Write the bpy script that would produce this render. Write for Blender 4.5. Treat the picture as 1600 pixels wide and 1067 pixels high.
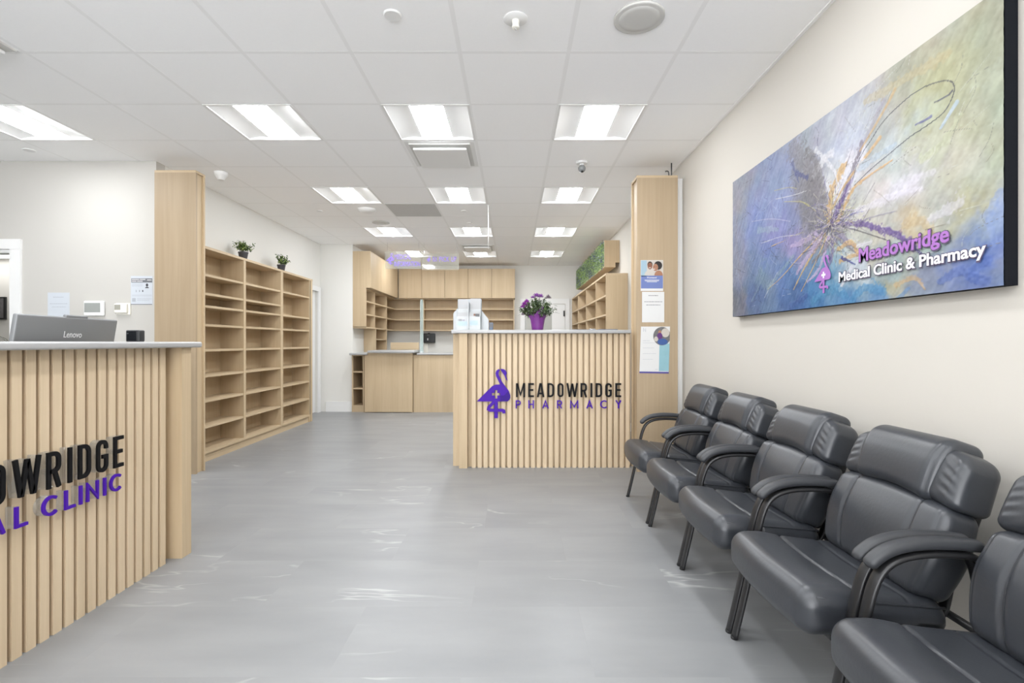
import bpy, bmesh, math, random
import numpy as np
from mathutils import Vector, Matrix

for o in list(bpy.data.objects):
    bpy.data.objects.remove(o, do_unlink=True)
SC = bpy.context.scene
COL = SC.collection
PI = math.pi

# ------------------------------------------------------------------ camera, sky, exposure
CAMZ = 1.149            # eye height; the room's ceiling is at CZ
CZ = 2.777
cam_d = bpy.data.cameras.new('camera')
cam = bpy.data.objects.new('camera', cam_d)
COL.objects.link(cam)
cam.location = (0, 0, CAMZ)
cam.rotation_euler = (PI / 2, 0, 0)
cam_d.sensor_width = 36
cam_d.lens = 17.62
cam_d.shift_x = -2 / 1600
cam_d.shift_y = 1.5 / 1600
cam_d.clip_start = 0.02
SC.camera = cam

world = bpy.data.worlds.new('fill_daylight')
SC.world = world
world.use_nodes = True
world.node_tree.nodes['Background'].inputs[0].default_value = (0.95, 0.97, 1.0, 1)
world.node_tree.nodes['Background'].inputs[1].default_value = 5.5   # fill light for the opening added behind the viewer

SC.view_settings.view_transform = 'Standard'
SC.view_settings.look = 'None'
SC.view_settings.gamma = 1
SC.view_settings.use_curve_mapping = False
SC.view_settings.exposure = 0.86
LENS_STRENGTH = 22.0
SC.cycles.max_bounces = 10
SC.cycles.diffuse_bounces = 7
SC.cycles.transparent_max_bounces = 12

# ------------------------------------------------------------------ materials
def srgb(r, g, b):
    f = lambda c: (c / 255 / 12.92) if c / 255 <= 0.04045 else ((c / 255 + 0.055) / 1.055) ** 2.4
    return (f(r), f(g), f(b), 1)

MATS = {}
def mat(name, col, rough=0.5, metal=0.0, spec=0.5, bump=None, noise=None, emit=None, coat=0):
    m = bpy.data.materials.new(name)
    m.use_nodes = True
    nt = m.node_tree
    b = nt.nodes['Principled BSDF']
    if len(col) == 3:
        col = (*col, 1)
    if name.startswith('print_'):          # print colours scaled down to offset the exposure
        col = (*[c * .62 for c in col[:3]], 1)
    b.inputs['Base Color'].default_value = col
    b.inputs['Roughness'].default_value = rough
    b.inputs['Metallic'].default_value = metal
    b.inputs['Specular IOR Level'].default_value = spec
    if coat:
        b.inputs['Coat Weight'].default_value = coat
    if emit:
        b.inputs['Emission Color'].default_value = (*emit[0], 1)
        b.inputs['Emission Strength'].default_value = emit[1]
    if noise or bump:
        tc = nt.nodes.new('ShaderNodeTexCoord')
    if noise:                       # (scale, amount)
        n = nt.nodes.new('ShaderNodeTexNoise')
        n.inputs['Scale'].default_value = noise[0]
        n.inputs['Detail'].default_value = 5
        nt.links.new(tc.outputs['Object'], n.inputs['Vector'])
        mx = nt.nodes.new('ShaderNodeMix'); mx.data_type = 'RGBA'
        a = noise[1]
        mx.inputs[6].default_value = (*[max(0, c * (1 - a)) for c in col[:3]], 1)
        mx.inputs[7].default_value = (*[min(1, c * (1 + a)) for c in col[:3]], 1)
        nt.links.new(n.outputs['Fac'], mx.inputs[0])
        nt.links.new(mx.outputs[2], b.inputs['Base Color'])
    if bump:                        # (scale, strength, distance)
        n2 = nt.nodes.new('ShaderNodeTexNoise')
        n2.inputs['Scale'].default_value = bump[0]
        n2.inputs['Detail'].default_value = 4
        nt.links.new(tc.outputs['Object'], n2.inputs['Vector'])
        bp = nt.nodes.new('ShaderNodeBump')
        bp.inputs['Strength'].default_value = bump[1]
        bp.inputs['Distance'].default_value = bump[2]
        nt.links.new(n2.outputs['Fac'], bp.inputs['Height'])
        nt.links.new(bp.outputs['Normal'], b.inputs['Normal'])
    MATS[name] = m
    return m

def wood(name, c, axis):
    """pale oak laminate; grain runs along the given axis"""
    m = bpy.data.materials.new(name); m.use_nodes = True
    nt = m.node_tree; b = nt.nodes['Principled BSDF']
    geo = nt.nodes.new('ShaderNodeNewGeometry')
    mp = nt.nodes.new('ShaderNodeMapping')
    s = [55, 55, 55]; s[axis] = 1.6
    mp.inputs['Scale'].default_value = s
    nt.links.new(geo.outputs['Position'], mp.inputs['Vector'])
    n = nt.nodes.new('ShaderNodeTexNoise'); n.inputs['Scale'].default_value = 1.0
    n.inputs['Detail'].default_value = 6; n.inputs['Roughness'].default_value = 0.6
    nt.links.new(mp.outputs['Vector'], n.inputs['Vector'])
    mp2 = nt.nodes.new('ShaderNodeMapping')
    s2 = [7, 7, 7]; s2[axis] = 0.5
    mp2.inputs['Scale'].default_value = s2
    nt.links.new(geo.outputs['Position'], mp2.inputs['Vector'])
    n2 = nt.nodes.new('ShaderNodeTexNoise'); n2.inputs['Scale'].default_value = 1.0
    nt.links.new(mp2.outputs['Vector'], n2.inputs['Vector'])
    ad = nt.nodes.new('ShaderNodeMath'); ad.operation = 'ADD'
    nt.links.new(n.outputs['Fac'], ad.inputs[0]); nt.links.new(n2.outputs['Fac'], ad.inputs[1])
    hv = nt.nodes.new('ShaderNodeMath'); hv.operation = 'MULTIPLY'; hv.inputs[1].default_value = 0.5
    nt.links.new(ad.outputs[0], hv.inputs[0])
    cr = nt.nodes.new('ShaderNodeValToRGB')
    cr.color_ramp.elements[0].position = 0.36; cr.color_ramp.elements[1].position = 0.64
    cr.color_ramp.elements[0].color = (c[0] * .90, c[1] * .885, c[2] * .86, 1)
    cr.color_ramp.elements[1].color = (c[0] * 1.05, c[1] * 1.055, c[2] * 1.06, 1)
    nt.links.new(hv.outputs[0], cr.inputs['Fac'])
    nt.links.new(cr.outputs['Color'], b.inputs['Base Color'])
    b.inputs['Roughness'].default_value = 0.5
    b.inputs['Specular IOR Level'].default_value = 0.35
    MATS[name] = m
    return m

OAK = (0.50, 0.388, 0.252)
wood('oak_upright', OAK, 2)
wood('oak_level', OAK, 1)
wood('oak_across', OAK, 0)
wood('oak_pillar', (0.362, 0.278, 0.183), 2)  # oak copy darkened to put shade into the pillar fronts
wood('oak_slat', (0.575, 0.455, 0.312), 2)

def floor_material():
    m = bpy.data.materials.new('grey_vinyl_tile'); m.use_nodes = True
    nt = m.node_tree; b = nt.nodes['Principled BSDF']; L = nt.links.new
    geo = nt.nodes.new('ShaderNodeNewGeometry')
    def mapping(scale, loc=(0, 0, 0), rot=(0, 0, 0)):
        n = nt.nodes.new('ShaderNodeMapping'); n.inputs['Scale'].default_value = scale
        n.inputs['Location'].default_value = loc; n.inputs['Rotation'].default_value = rot
        return n
    br = nt.nodes.new('ShaderNodeTexBrick')
    br.inputs['Color1'].default_value = (0, 0, 0, 1); br.inputs['Color2'].default_value = (1, 1, 1, 1)
    br.inputs['Mortar'].default_value = (.5, .5, .5, 1)
    br.inputs['Scale'].default_value = 1; br.inputs['Mortar Size'].default_value = 0.0012
    br.inputs['Brick Width'].default_value = 0.92; br.inputs['Row Height'].default_value = 0.46
    mb_ = mapping((1, 1, 1), (0.18, 0.12, 0))
    L(geo.outputs['Position'], mb_.inputs['Vector']); L(mb_.outputs['Vector'], br.inputs['Vector'])
    # each tile shows its own piece of stone
    sep = nt.nodes.new('ShaderNodeVectorMath'); sep.operation = 'SCALE'; sep.inputs['Scale'].default_value = 13.0
    L(br.outputs['Color'], sep.inputs[0])
    add = nt.nodes.new('ShaderNodeVectorMath'); add.operation = 'ADD'
    L(geo.outputs['Position'], add.inputs[0]); L(sep.outputs['Vector'], add.inputs[1])
    # broad clouding, stretched across the room
    mc = mapping((0.9, 3.2, 1)); L(add.outputs['Vector'], mc.inputs['Vector'])
    n1 = nt.nodes.new('ShaderNodeTexNoise'); n1.inputs['Scale'].default_value = 1.6; n1.inputs['Detail'].default_value = 6
    L(mc.outputs['Vector'], n1.inputs['Vector'])
    r1 = nt.nodes.new('ShaderNodeValToRGB')
    r1.color_ramp.elements[0].position = .3; r1.color_ramp.elements[1].position = .72
    r1.color_ramp.elements[0].color = (.208, .213, .218, 1); r1.color_ramp.elements[1].color = (.257, .261, .264, 1)
    L(n1.outputs['Fac'], r1.inputs['Fac'])
    # thin white veins, slanting
    mv = mapping((0.55, 2.4, 1), rot=(0, 0, 0.45)); L(add.outputs['Vector'], mv.inputs['Vector'])
    n2 = nt.nodes.new('ShaderNodeTexNoise'); n2.inputs['Scale'].default_value = 1.5; n2.inputs['Detail'].default_value = 4
    n2.inputs['Distortion'].default_value = 0.4
    L(mv.outputs['Vector'], n2.inputs['Vector'])
    s = nt.nodes.new('ShaderNodeMath'); s.operation = 'SUBTRACT'; s.inputs[1].default_value = 0.5
    a = nt.nodes.new('ShaderNodeMath'); a.operation = 'ABSOLUTE'
    L(n2.outputs['Fac'], s.inputs[0]); L(s.outputs[0], a.inputs[0])
    r2 = nt.nodes.new('ShaderNodeValToRGB')
    r2.color_ramp.elements[0].position = 0.0; r2.color_ramp.elements[0].color = (1, 1, 1, 1)
    r2.color_ramp.elements[1].position = 0.013; r2.color_ramp.elements[1].color = (0, 0, 0, 1)
    L(a.outputs[0], r2.inputs['Fac'])
    n3 = nt.nodes.new('ShaderNodeTexNoise'); n3.inputs['Scale'].default_value = 1.3
    L(add.outputs['Vector'], n3.inputs['Vector'])
    r3 = nt.nodes.new('ShaderNodeValToRGB')
    r3.color_ramp.elements[0].position = .55; r3.color_ramp.elements[1].position = .68
    r3.color_ramp.elements[0].color = (0, 0, 0, 1); r3.color_ramp.elements[1].color = (.55, .55, .55, 1)
    L(n3.outputs['Fac'], r3.inputs['Fac'])
    mu = nt.nodes.new('ShaderNodeMath'); mu.operation = 'MULTIPLY'
    L(r2.outputs['Color'], mu.inputs[0]); L(r3.outputs['Color'], mu.inputs[1])
    mx = nt.nodes.new('ShaderNodeMix'); mx.data_type = 'RGBA'
    mx.inputs[7].default_value = (.50, .50, .49, 1)
    L(mu.outputs[0], mx.inputs[0]); L(r1.outputs['Color'], mx.inputs[6])
    # seams
    my = nt.nodes.new('ShaderNodeMix'); my.data_type = 'RGBA'
    my.inputs[7].default_value = (.235, .235, .235, 1)
    sm = nt.nodes.new('ShaderNodeMath'); sm.operation = 'MULTIPLY'; sm.inputs[1].default_value = .55
    L(br.outputs['Fac'], sm.inputs[0]); L(sm.outputs[0], my.inputs[0]); L(mx.outputs[2], my.inputs[6])
    L(my.outputs[2], b.inputs['Base Color'])
    b.inputs['Roughness'].default_value = .38
    b.inputs['Specular IOR Level'].default_value = .4
    MATS['floor'] = m
floor_material()

mat('wall_paint', (.55, .523, .475), .7, noise=(3, .012), spec=.25)
mat('wall_paint_cool', (.71, .70, .665), .7, noise=(3, .012), spec=.25)
mat('ceiling_tile', (.955, .955, .955), .85, noise=(60, .015), bump=(180, .15, .002), spec=.2)
mat('ceiling_grid', (.88, .88, .875), .5, spec=.3)
mat('wall_paint_dimmed', (.515, .50, .468), .7, noise=(3, .012), spec=.25)  # wall paint copy darkened against the strong light on this wall
mat('white_trim', (.76, .76, .75), .4)
mat('white_plastic', (.78, .78, .77), .4)
mat('warm_white_plastic', (.80, .78, .71), .4)
mat('speaker_grille', (.60, .595, .57), .7, bump=(600, .3, .001))
mat('grille_grey', (.56, .56, .55), .6)
mat('shadow_gap', (.20, .20, .19), .8)
mat('quartz', (.365, .365, .365), .28, noise=(40, .04))
mat('leather', (.030, .033, .039), .36, spec=.6, noise=(5, .12), bump=(90, .10, .004))
mat('arm_pad', (.03, .032, .036), .48, bump=(120, .1, .003))
mat('black_metal', (.012, .012, .013), .36, spec=.5)
mat('black_rubber', (.01, .01, .01), .7)
mat('stitch', (.025, .027, .032), .5)
mat('letter_black', (.005, .005, .006), .5, spec=.15)
mat('letter_purple', srgb(66, 20, 148), .5, spec=.2)
mat('letter_purple_dark', srgb(50, 14, 120), .5, spec=.2)
mat('screen_grey', (.19, .195, .20), .45, metal=.3)
mat('screen_edge', (.09, .095, .105), .4, metal=.3)
mat('logo_silver', (.75, .75, .76), .35)
mat('gloss_black', (.006, .007, .009), .12)
mat('black_plastic', (.012, .013, .014), .45)
mat('lcd_grey', (.30, .315, .30), .25)
mat('lcd_dark', (.34, .33, .28), .3)
mat('paper_white', (.59, .59, .585), .6)
mat('paper_blue_white', (.53, .565, .61), .6)
mat('ink_grey', (.15, .155, .17), .7)
mat('ink_dark', (.05, .05, .06), .7)
mat('ink_faint', (.38, .40, .44), .7)
mat('print_blue', srgb(122, 140, 202), .5)
mat('print_teal', srgb(160, 208, 220), .5, noise=(9, .12))
mat('print_purple', srgb(88, 80, 168), .5)
mat('print_violet', srgb(104, 50, 130), .5)
mat('print_grey', srgb(120, 118, 120), .5, noise=(30, .5))
mat('print_royal', srgb(60, 100, 170), .5)
mat('leaflet_paper', (.41, .41, .415), .6)
mat('print_cream', srgb(222, 214, 204), .5)
mat('print_skin', srgb(150, 98, 72), .5)
mat('print_skin_light', srgb(188, 134, 104), .5)
mat('print_hair', srgb(38, 30, 28), .5)
mat('print_skyblue', srgb(176, 205, 222), .5)
mat('pot_grey', (.055, .055, .062), .6)
mat('leaf_bright', srgb(142, 168, 78), .5)
mat('leaf_mid', srgb(88, 118, 52), .5)
mat('leaf_dark', srgb(48, 70, 34), .55)
mat('leaf_pale', srgb(186, 206, 128), .5)
mat('leaf_olive', srgb(90, 108, 80), .55)
mat('leaf_grey', srgb(120, 136, 108), .55)
mat('stem', srgb(70, 78, 40), .7)
mat('soil', (.03, .022, .016), .9)
mat('flower_magenta', srgb(150, 40, 160), .5)
mat('flower_violet', srgb(150, 86, 170), .5)
mat('flower_mauve', srgb(128, 112, 124), .6)
mat('foil_purple', srgb(112, 44, 126), .38, noise=(25, .18), bump=(30, .3, .006))
mat('hedge_green', srgb(138, 162, 92), .55)
mat('hedge_lime', srgb(178, 200, 132), .55)
mat('hedge_dark', srgb(84, 106, 66), .6)
mat('hedge_violet', srgb(122, 112, 178), .55)
mat('frosted_acrylic', (.40, .42, .43), .25)
mat('grey_panel', (.44, .44, .41), .5)
mat('chrome', (.62, .63, .64), .2, metal=1)
mat('dark_metal', (.10, .10, .10), .4, metal=.6)
mat('reflector', (.74, .74, .73), .35)
mat('canvas_edge', (.008, .009, .012), .8, spec=.1)
mat('paint_text_mauve', srgb(152, 98, 172), .5)
mat('paint_text_white', srgb(214, 214, 218), .5)
mat('paint_outline', srgb(84, 72, 96), .6)
mat('clipboard', srgb(98, 104, 116), .4)
mat('tape_blue', srgb(96, 110, 128), .5)
mat('camera_ball', (.20, .21, .21), .15)

def emissive(name, col, strength):
    m = bpy.data.materials.new(name); m.use_nodes = True
    nt = m.node_tree; nt.nodes.clear()
    out = nt.nodes.new('ShaderNodeOutputMaterial'); e = nt.nodes.new('ShaderNodeEmission')
    e.inputs[0].default_value = (*col, 1); e.inputs[1].default_value = strength
    nt.links.new(e.outputs[0], out.inputs[0]); MATS[name] = m
emissive('lens_glow', (.965, .985, 1.01), LENS_STRENGTH)
emissive('lens_glow_bright', (.94, .98, 1.03), LENS_STRENGTH * 1.5)
emissive('far_room_lamp', (1.0, .98, .95), 3.5)

def clear_mat(name, tint, haze, hazecol, gloss=.06):
    m = bpy.data.materials.new(name); m.use_nodes = True
    nt = m.node_tree; nt.nodes.clear(); L = nt.links.new
    out = nt.nodes.new('ShaderNodeOutputMaterial')
    tr = nt.nodes.new('ShaderNodeBsdfTransparent'); tr.inputs[0].default_value = (*tint, 1)
    di = nt.nodes.new('ShaderNodeBsdfDiffuse'); di.inputs[0].default_value = (*hazecol, 1)
    gl = nt.nodes.new('ShaderNodeBsdfGlossy'); gl.inputs['Roughness'].default_value = .05
    m1 = nt.nodes.new('ShaderNodeMixShader'); m1.inputs[0].default_value = haze
    L(tr.outputs[0], m1.inputs[1]); L(di.outputs[0], m1.inputs[2])
    m2 = nt.nodes.new('ShaderNodeMixShader'); m2.inputs[0].default_value = gloss
    L(m1.outputs[0], m2.inputs[1]); L(gl.outputs[0], m2.inputs[2])
    L(m2.outputs[0], out.inputs[0]); MATS[name] = m
clear_mat('clear_acrylic', (.97, .98, .98), .05, (.85, .88, .88), .015)
clear_mat('acrylic_block', (.97, .98, .98), .10, (.9, .92, .92), .22)
clear_mat('smoky_acrylic', (.93, .93, .91), .24, (.44, .43, .38), .03)
clear_mat('glass_edge', (.88, .95, .94), .35, (.72, .84, .84), .10)
clear_mat('violet_film', (.40, .32, .85), .92, (.26, .19, .66), .01)

# ------------------------------------------------------------------ mesh helpers
OFF = {}
class MB:
    """collects geometry (world coordinates) for ONE mesh object"""
    def __init__(self):
        self.v = []; self.f = []; self.m = []
    def add(self, verts, faces, mi=0):
        k = len(self.v)
        self.v.extend([tuple(p) for p in verts])
        for q in faces:
            self.f.append(tuple(i + k for i in q)); self.m.append(mi)
        return self
    def box(self, x0, x1, y0, y1, z0, z1, mi=0):
        v = [(x, y, z) for x in (x0, x1) for y in (y0, y1) for z in (z0, z1)]
        f = [(0, 1, 3, 2), (4, 6, 7, 5), (0, 4, 5, 1), (2, 3, 7, 6), (0, 2, 6, 4), (1, 5, 7, 3)]
        return self.add(v, f, mi)
    def rbox(self, x0, x1, y0, y1, z0, z1, r, seg=3, n=(1, 1, 1), deform=None, mi=0):
        h = ((x1 - x0) / 2, (y1 - y0) / 2, (z1 - z0) / 2)
        c = ((x0 + x1) / 2, (y0 + y1) / 2, (z0 + z1) / 2)
        if isinstance(r, (int, float)): r = min(r, *h)
        P = []
        for ax in range(3):
            a = h[ax] - r
            t = [math.tan(PI / 4 * k / seg) * r for k in range(1, seg + 1)]
            inn = [a * (2 * k / n[ax] - 1) for k in range(n[ax] + 1)] if a > 1e-6 else [0.0]
            P.append([-a - q for q in reversed(t)] + inn + [a + q for q in t])
        idx = {}; V = []
        def vid(q):
            key = tuple(round(t, 6) for t in q)
            if key in idx: return idx[key]
            cl = [max(-(h[i] - r), min(h[i] - r, q[i])) for i in range(3)]
            d = [q[i] - cl[i] for i in range(3)]
            L = math.sqrt(sum(t * t for t in d)) or 1
            p = [cl[i] + d[i] / L * r for i in range(3)]
            if deform: p = deform(*p)
            idx[key] = len(V); V.append((p[0] + c[0], p[1] + c[1], p[2] + c[2]))
            return idx[key]
        F = []
        for ax in range(3):
            b1, b2 = (ax + 1) % 3, (ax + 2) % 3
            for sgn in (-1, 1):
                A, B = P[b1], P[b2]
                for i in range(len(A) - 1):
                    for j in range(len(B) - 1):
                        qs = []
                        for (ii, jj) in ((i, j), (i + 1, j), (i + 1, j + 1), (i, j + 1)):
                            q = [0, 0, 0]; q[ax] = sgn * h[ax]; q[b1] = A[ii]; q[b2] = B[jj]
                            qs.append(vid(q))
                        if len(set(qs)) < 4: continue
                        F.append(tuple(qs) if sgn > 0 else tuple(reversed(qs)))
        return self.add(V, F, mi)
    def prism(self, poly, to3, d0, d1, mi=0):
        """2-D polygon (list of u,v) extruded from depth d0 to d1; to3(u,v,d) gives the point"""
        n = len(poly)
        v = [to3(u, w, d0) for u, w in poly] + [to3(u, w, d1) for u, w in poly]
        f = [tuple(range(n)), tuple(reversed(range(n, 2 * n)))]
        f += [(i, i + n, (i + 1) % n + n, (i + 1) % n) for i in range(n)]
        return self.add(v, f, mi)
    def stroke(self, pts, w, to3, d0, d1, closed=False, mi=0):
        """flat stroke of constant width following pts, with mitred joints, extruded"""
        n = len(pts); P = [Vector((p[0], p[1])) for p in pts]; Lf = []; Rt = []
        for i in range(n):
            a = P[i - 1] if (i > 0 or closed) else None
            b = P[(i + 1) % n] if (i < n - 1 or closed) else None
            d1_ = (P[i] - a).normalized() if a is not None else None
            d2_ = (b - P[i]).normalized() if b is not None else None
            if d1_ is None: d1_ = d2_
            if d2_ is None: d2_ = d1_
            n1 = Vector((-d1_.y, d1_.x)); n2 = Vector((-d2_.y, d2_.x))
            mm = n1 + n2
            mm = mm.normalized() if mm.length > 1e-6 else n1
            k = min(1 / max(mm.dot(n1), .35), 2.2)
            Lf.append(P[i] + mm * w / 2 * k); Rt.append(P[i] - mm * w / 2 * k)
        V = []; F = []
        for p, q in zip(Lf, Rt):
            V += [to3(p.x, p.y, d0), to3(q.x, q.y, d0), to3(p.x, p.y, d1), to3(q.x, q.y, d1)]
        m = n if closed else n - 1
        for i in range(m):
            a, b = 4 * i, 4 * ((i + 1) % n)
            F += [(a, a + 1, b + 1, b), (a + 2, b + 2, b + 3, a + 3), (a, b, b + 2, a + 2), (a + 1, a + 3, b + 3, b + 1)]
        if not closed:
            F += [(0, 2, 3, 1), (4 * n - 4, 4 * n - 3, 4 * n - 1, 4 * n - 2)]
        return self.add(V, F, mi)
    def tube(self, pts, ra, rb=None, side=Vector((0, 1, 0)), n=10, mi=0, prof=None, cap=True, pw=2.0):
        """sweep an oval (ra along `side`, rb across) along pts; prof(t) scales it"""
        rb = ra if rb is None else rb
        P = [Vector(p) for p in pts]; k = len(P); V = []; F = []
        for i, p in enumerate(P):
            t = (P[min(i + 1, k - 1)] - P[max(i - 1, 0)]).normalized()
            s = side - t * side.dot(t)
            if s.length < 1e-4: s = t.orthogonal()
            s.normalize(); u = t.cross(s)
            q = prof(i / (k - 1)) if prof else 1
            for j in range(n):
                a = 2 * PI * j / n
                ca, sa = math.cos(a), math.sin(a)
                ca = math.copysign(abs(ca) ** (2 / pw), ca); sa = math.copysign(abs(sa) ** (2 / pw), sa)
                V.append(p + s * ca * ra * q + u * sa * rb * q)
        for i in range(k - 1):
            for j in range(n):
                F.append((i * n + j, i * n + (j + 1) % n, (i + 1) * n + (j + 1) % n, (i + 1) * n + j))
        if cap: F += [tuple(reversed(range(n))), tuple(range((k - 1) * n, k * n))]
        return self.add(V, F, mi)
    def lathe(self, prof, cx, cy, z0, n=32, mi=0, rfun=None):
        """profile [(r, z)...] turned about a vertical axis"""
        V = []; F = []
        for (r, z) in prof:
            for j in range(n):
                a = 2 * PI * j / n
                rr, zz = (r, z) if rfun is None else rfun(r, z, a)
                V.append((cx + rr * math.cos(a), cy + rr * math.sin(a), z0 + zz))
        for i in range(len(prof) - 1):
            for j in range(n):
                F.append((i * n + j, i * n + (j + 1) % n, (i + 1) * n + (j + 1) % n, (i + 1) * n + j))
        if prof[0][0] > 1e-5: F.append(tuple(reversed(range(n))))
        if prof[-1][0] > 1e-5: F.append(tuple(range((len(prof) - 1) * n, len(prof) * n)))
        return self.add(V, F, mi)
    def leaf(self, p, d, up, L, w, mi=0, curl=.15):
        p = Vector(p); d = Vector(d).normalized(); up = Vector(up)
        s = d.cross(up)
        if s.length < 1e-4: s = d.orthogonal()
        s.normalize(); nn = s.cross(d)
        b = p; t = p + d * L - nn * L * curl
        m0 = p + d * L * .5
        V = [b, m0 + s * w * .5 + nn * w * .22, t, m0 - s * w * .5 + nn * w * .22, m0]
        return self.add(V, [(0, 4, 1), (4, 2, 1), (0, 3, 4), (4, 3, 2)], mi)
    def build(self, name, mats, parent=None, smooth=False, origin=None, angle=None):
        me = bpy.data.meshes.new(name)
        if parent is not None: off = OFF[parent.name]
        elif origin is not None: off = Vector(origin)
        else:
            A = np.array(self.v); lo = A.min(0); hi = A.max(0)
            off = Vector(((lo[0] + hi[0]) / 2, (lo[1] + hi[1]) / 2, lo[2]))
        me.from_pydata([(p[0] - off[0], p[1] - off[1], p[2] - off[2]) for p in self.v], [], self.f)
        if isinstance(mats, str): mats = [mats]
        for q in mats: me.materials.append(MATS[q])
        me.polygons.foreach_set('material_index', self.m)
        bm = bmesh.new(); bm.from_mesh(me)
        bmesh.ops.recalc_face_normals(bm, faces=bm.faces)
        bm.to_mesh(me); bm.free()
        if smooth:
            me.polygons.foreach_set('use_smooth', [True] * len(me.polygons))
            if angle: me.set_sharp_from_angle(angle=math.radians(angle))
        me.update()
        o = bpy.data.objects.new(name, me); COL.objects.link(o)
        if parent is not None: o.parent = parent
        else: o.location = off
        OFF[o.name] = off
        return o

def tag(o, label=None, cat=None, group=None, kind=None):
    if label: o['label'] = label
    if cat: o['category'] = cat
    if group: o['group'] = group
    if kind: o['kind'] = kind
    return o
def thing(name, label, cat, loc, group=None):
    o = bpy.data.objects.new(name, None); COL.objects.link(o)
    o.empty_display_size = .05; o.location = loc
    OFF[o.name] = Vector(loc)
    return tag(o, label, cat, group)
def struct(name, mb, mats, parent=None, label=None, smooth=False):
    o = mb.build(name, mats, parent, smooth)
    if parent is None: o['kind'] = 'structure'
    if label: o['label'] = label
    return o
def kids(o): return [c for c in bpy.data.objects if c.parent is o]
def copy_tree(o, parent=None):
    ch = kids(o)
    c = o.copy(); COL.objects.link(c)
    if parent is not None: c.parent = parent
    for k in ch: copy_tree(k, c)
    return c
def catmull(P, per=6, closed=False):
    P = [Vector(p) for p in P]; out = []; n = len(P)
    for i in range(n - (0 if closed else 1)):
        p0 = P[(i - 1) % n] if (closed or i > 0) else P[0]
        p1 = P[i]; p2 = P[(i + 1) % n]; p3 = P[(i + 2) % n] if (closed or i + 2 < n) else P[-1]
        for k in range(per):
            t = k / per
            out.append(.5 * ((2 * p1) + (p2 - p0) * t + (2 * p0 - 5 * p1 + 4 * p2 - p3) * t * t + (3 * p1 - p0 - 3 * p2 + p3) * t ** 3))
    if not closed: out.append(P[-1])
    return out
def arc(cx, cy, rx, ry, a0, a1, n=8):
    return [(cx + rx * math.cos(math.radians(a0 + (a1 - a0) * k / n)), cy + ry * math.sin(math.radians(a0 + (a1 - a0) * k / n))) for k in range(n + 1)]
def text_geo(s, size, ext=.001, offset=0.0, spacing=1.0):
    """built-in vector font -> vertices and faces, left aligned on the baseline"""
    cu = bpy.data.curves.new('lettering', 'FONT'); cu.body = s; cu.size = size
    cu.extrude = ext; cu.offset = offset; cu.space_character = spacing; cu.resolution_u = 3
    o = bpy.data.objects.new('lettering', cu); COL.objects.link(o)
    bpy.context.view_layer.update()
    me = bpy.data.meshes.new_from_object(o.evaluated_get(bpy.context.evaluated_depsgraph_get()))
    V = [tuple(v.co) for v in me.vertices]; F = [tuple(p.vertices) for p in me.polygons]
    bpy.data.objects.remove(o); bpy.data.meshes.remove(me); bpy.data.curves.remove(cu)
    return V, F
def put_text(mb, s, width, height, to3, ext=.001, offset=0.0, mi=0, spacing=1.0):
    """text whose box is width x height (height = cap height of a capital), lower-left at (0,0)"""
    V, F = text_geo(s, 1.0, 1.0, offset, spacing)
    xs = [v[0] for v in V]; x0, x1 = min(xs), max(xs)
    cap = .729
    mb.add([to3((v[0] - x0) / (x1 - x0) * width, v[1] / cap * height, (v[2] + 1) * ext) for v in V], F, mi)

# ------------------------------------------------------------------ room shell
XR = 1.53; XL = -3.21; YB = 10.62; YF = -3.6; XFAR = -7.0
YP = 4.505            # wall behind the reception, facing the viewer
YA = 8.33             # wall beside the dispensary alcove, facing the viewer
XA = -2.67            # left wall of the alcove
LINES_X = [XR - .61 * k for k in range(0, 15)]
LINES_Y = [2.814 + .61 * j for j in range(-13, 14) if 2.814 + .61 * j < YB - .05]
COLS = {'right': (.31, .92), 'middle': (-.91, -.30), 'left': (-2.13, -1.52), 'far': (-3.96, -3.35)}
LIGHTS = []
for j, row in ((1, 'front'), (4, 'second'), (7, 'third'), (10, 'back')):
    y0 = 2.814 + .61 * j
    for c in ('right', 'middle', 'left') + (('far',) if j == 1 else ()):
        LIGHTS.append((COLS[c][0], COLS[c][1], y0, y0 + .61, row, c))
for j, row in ((-2, 'overhead'), (-5, 'behind'), (-8, 'rear')):  # unseen rows, added for fill light
    y0 = 2.814 + .61 * j
    for c in ('right', 'middle', 'left', 'far'):
        LIGHTS.append((COLS[c][0], COLS[c][1], y0, y0 + .61, row, c))
holes = [((a + b) / 2, (c + d) / 2) for a, b, c, d, *_ in LIGHTS]

struct('floor', MB().box(-10.2, XR + .12, YF - .12, YB + .12, -.08, 0), 'floor')
cb = MB()
ex = sorted(LINES_X + [XFAR]); ey = [YF] + LINES_Y + [YB]
ex = [x for x in ex if x >= XFAR - 1e-6]
for i in range(len(ex) - 1):
    for j in range(len(ey) - 1):
        mx_, my_ = (ex[i] + ex[i + 1]) / 2, (ey[j] + ey[j + 1]) / 2
        if any(abs(mx_ - hx) < .1 and abs(my_ - hy) < .1 for hx, hy in holes): continue
        cb.add([(ex[i], ey[j], CZ), (ex[i + 1], ey[j], CZ), (ex[i + 1], ey[j + 1], CZ), (ex[i], ey[j + 1], CZ)], [(0, 1, 2, 3)])
cb.box(XFAR, XR, YF, YB, CZ + .16, CZ + .2)
struct('ceiling', cb, 'ceiling_tile')
gb = MB()
for x in LINES_X[1:]:
    if x > XFAR: gb.box(x - .012, x + .012, YF, YB, CZ - .0006, CZ + .012)
for y in LINES_Y:
    gb.box(XFAR, XR, y - .0115, y + .0115, CZ - .0004, CZ + .012)
gb.box(XR - .02, XR, YF, YB, CZ - .004, CZ + .012)
struct('trim_1', gb, 'ceiling_grid')

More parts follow.
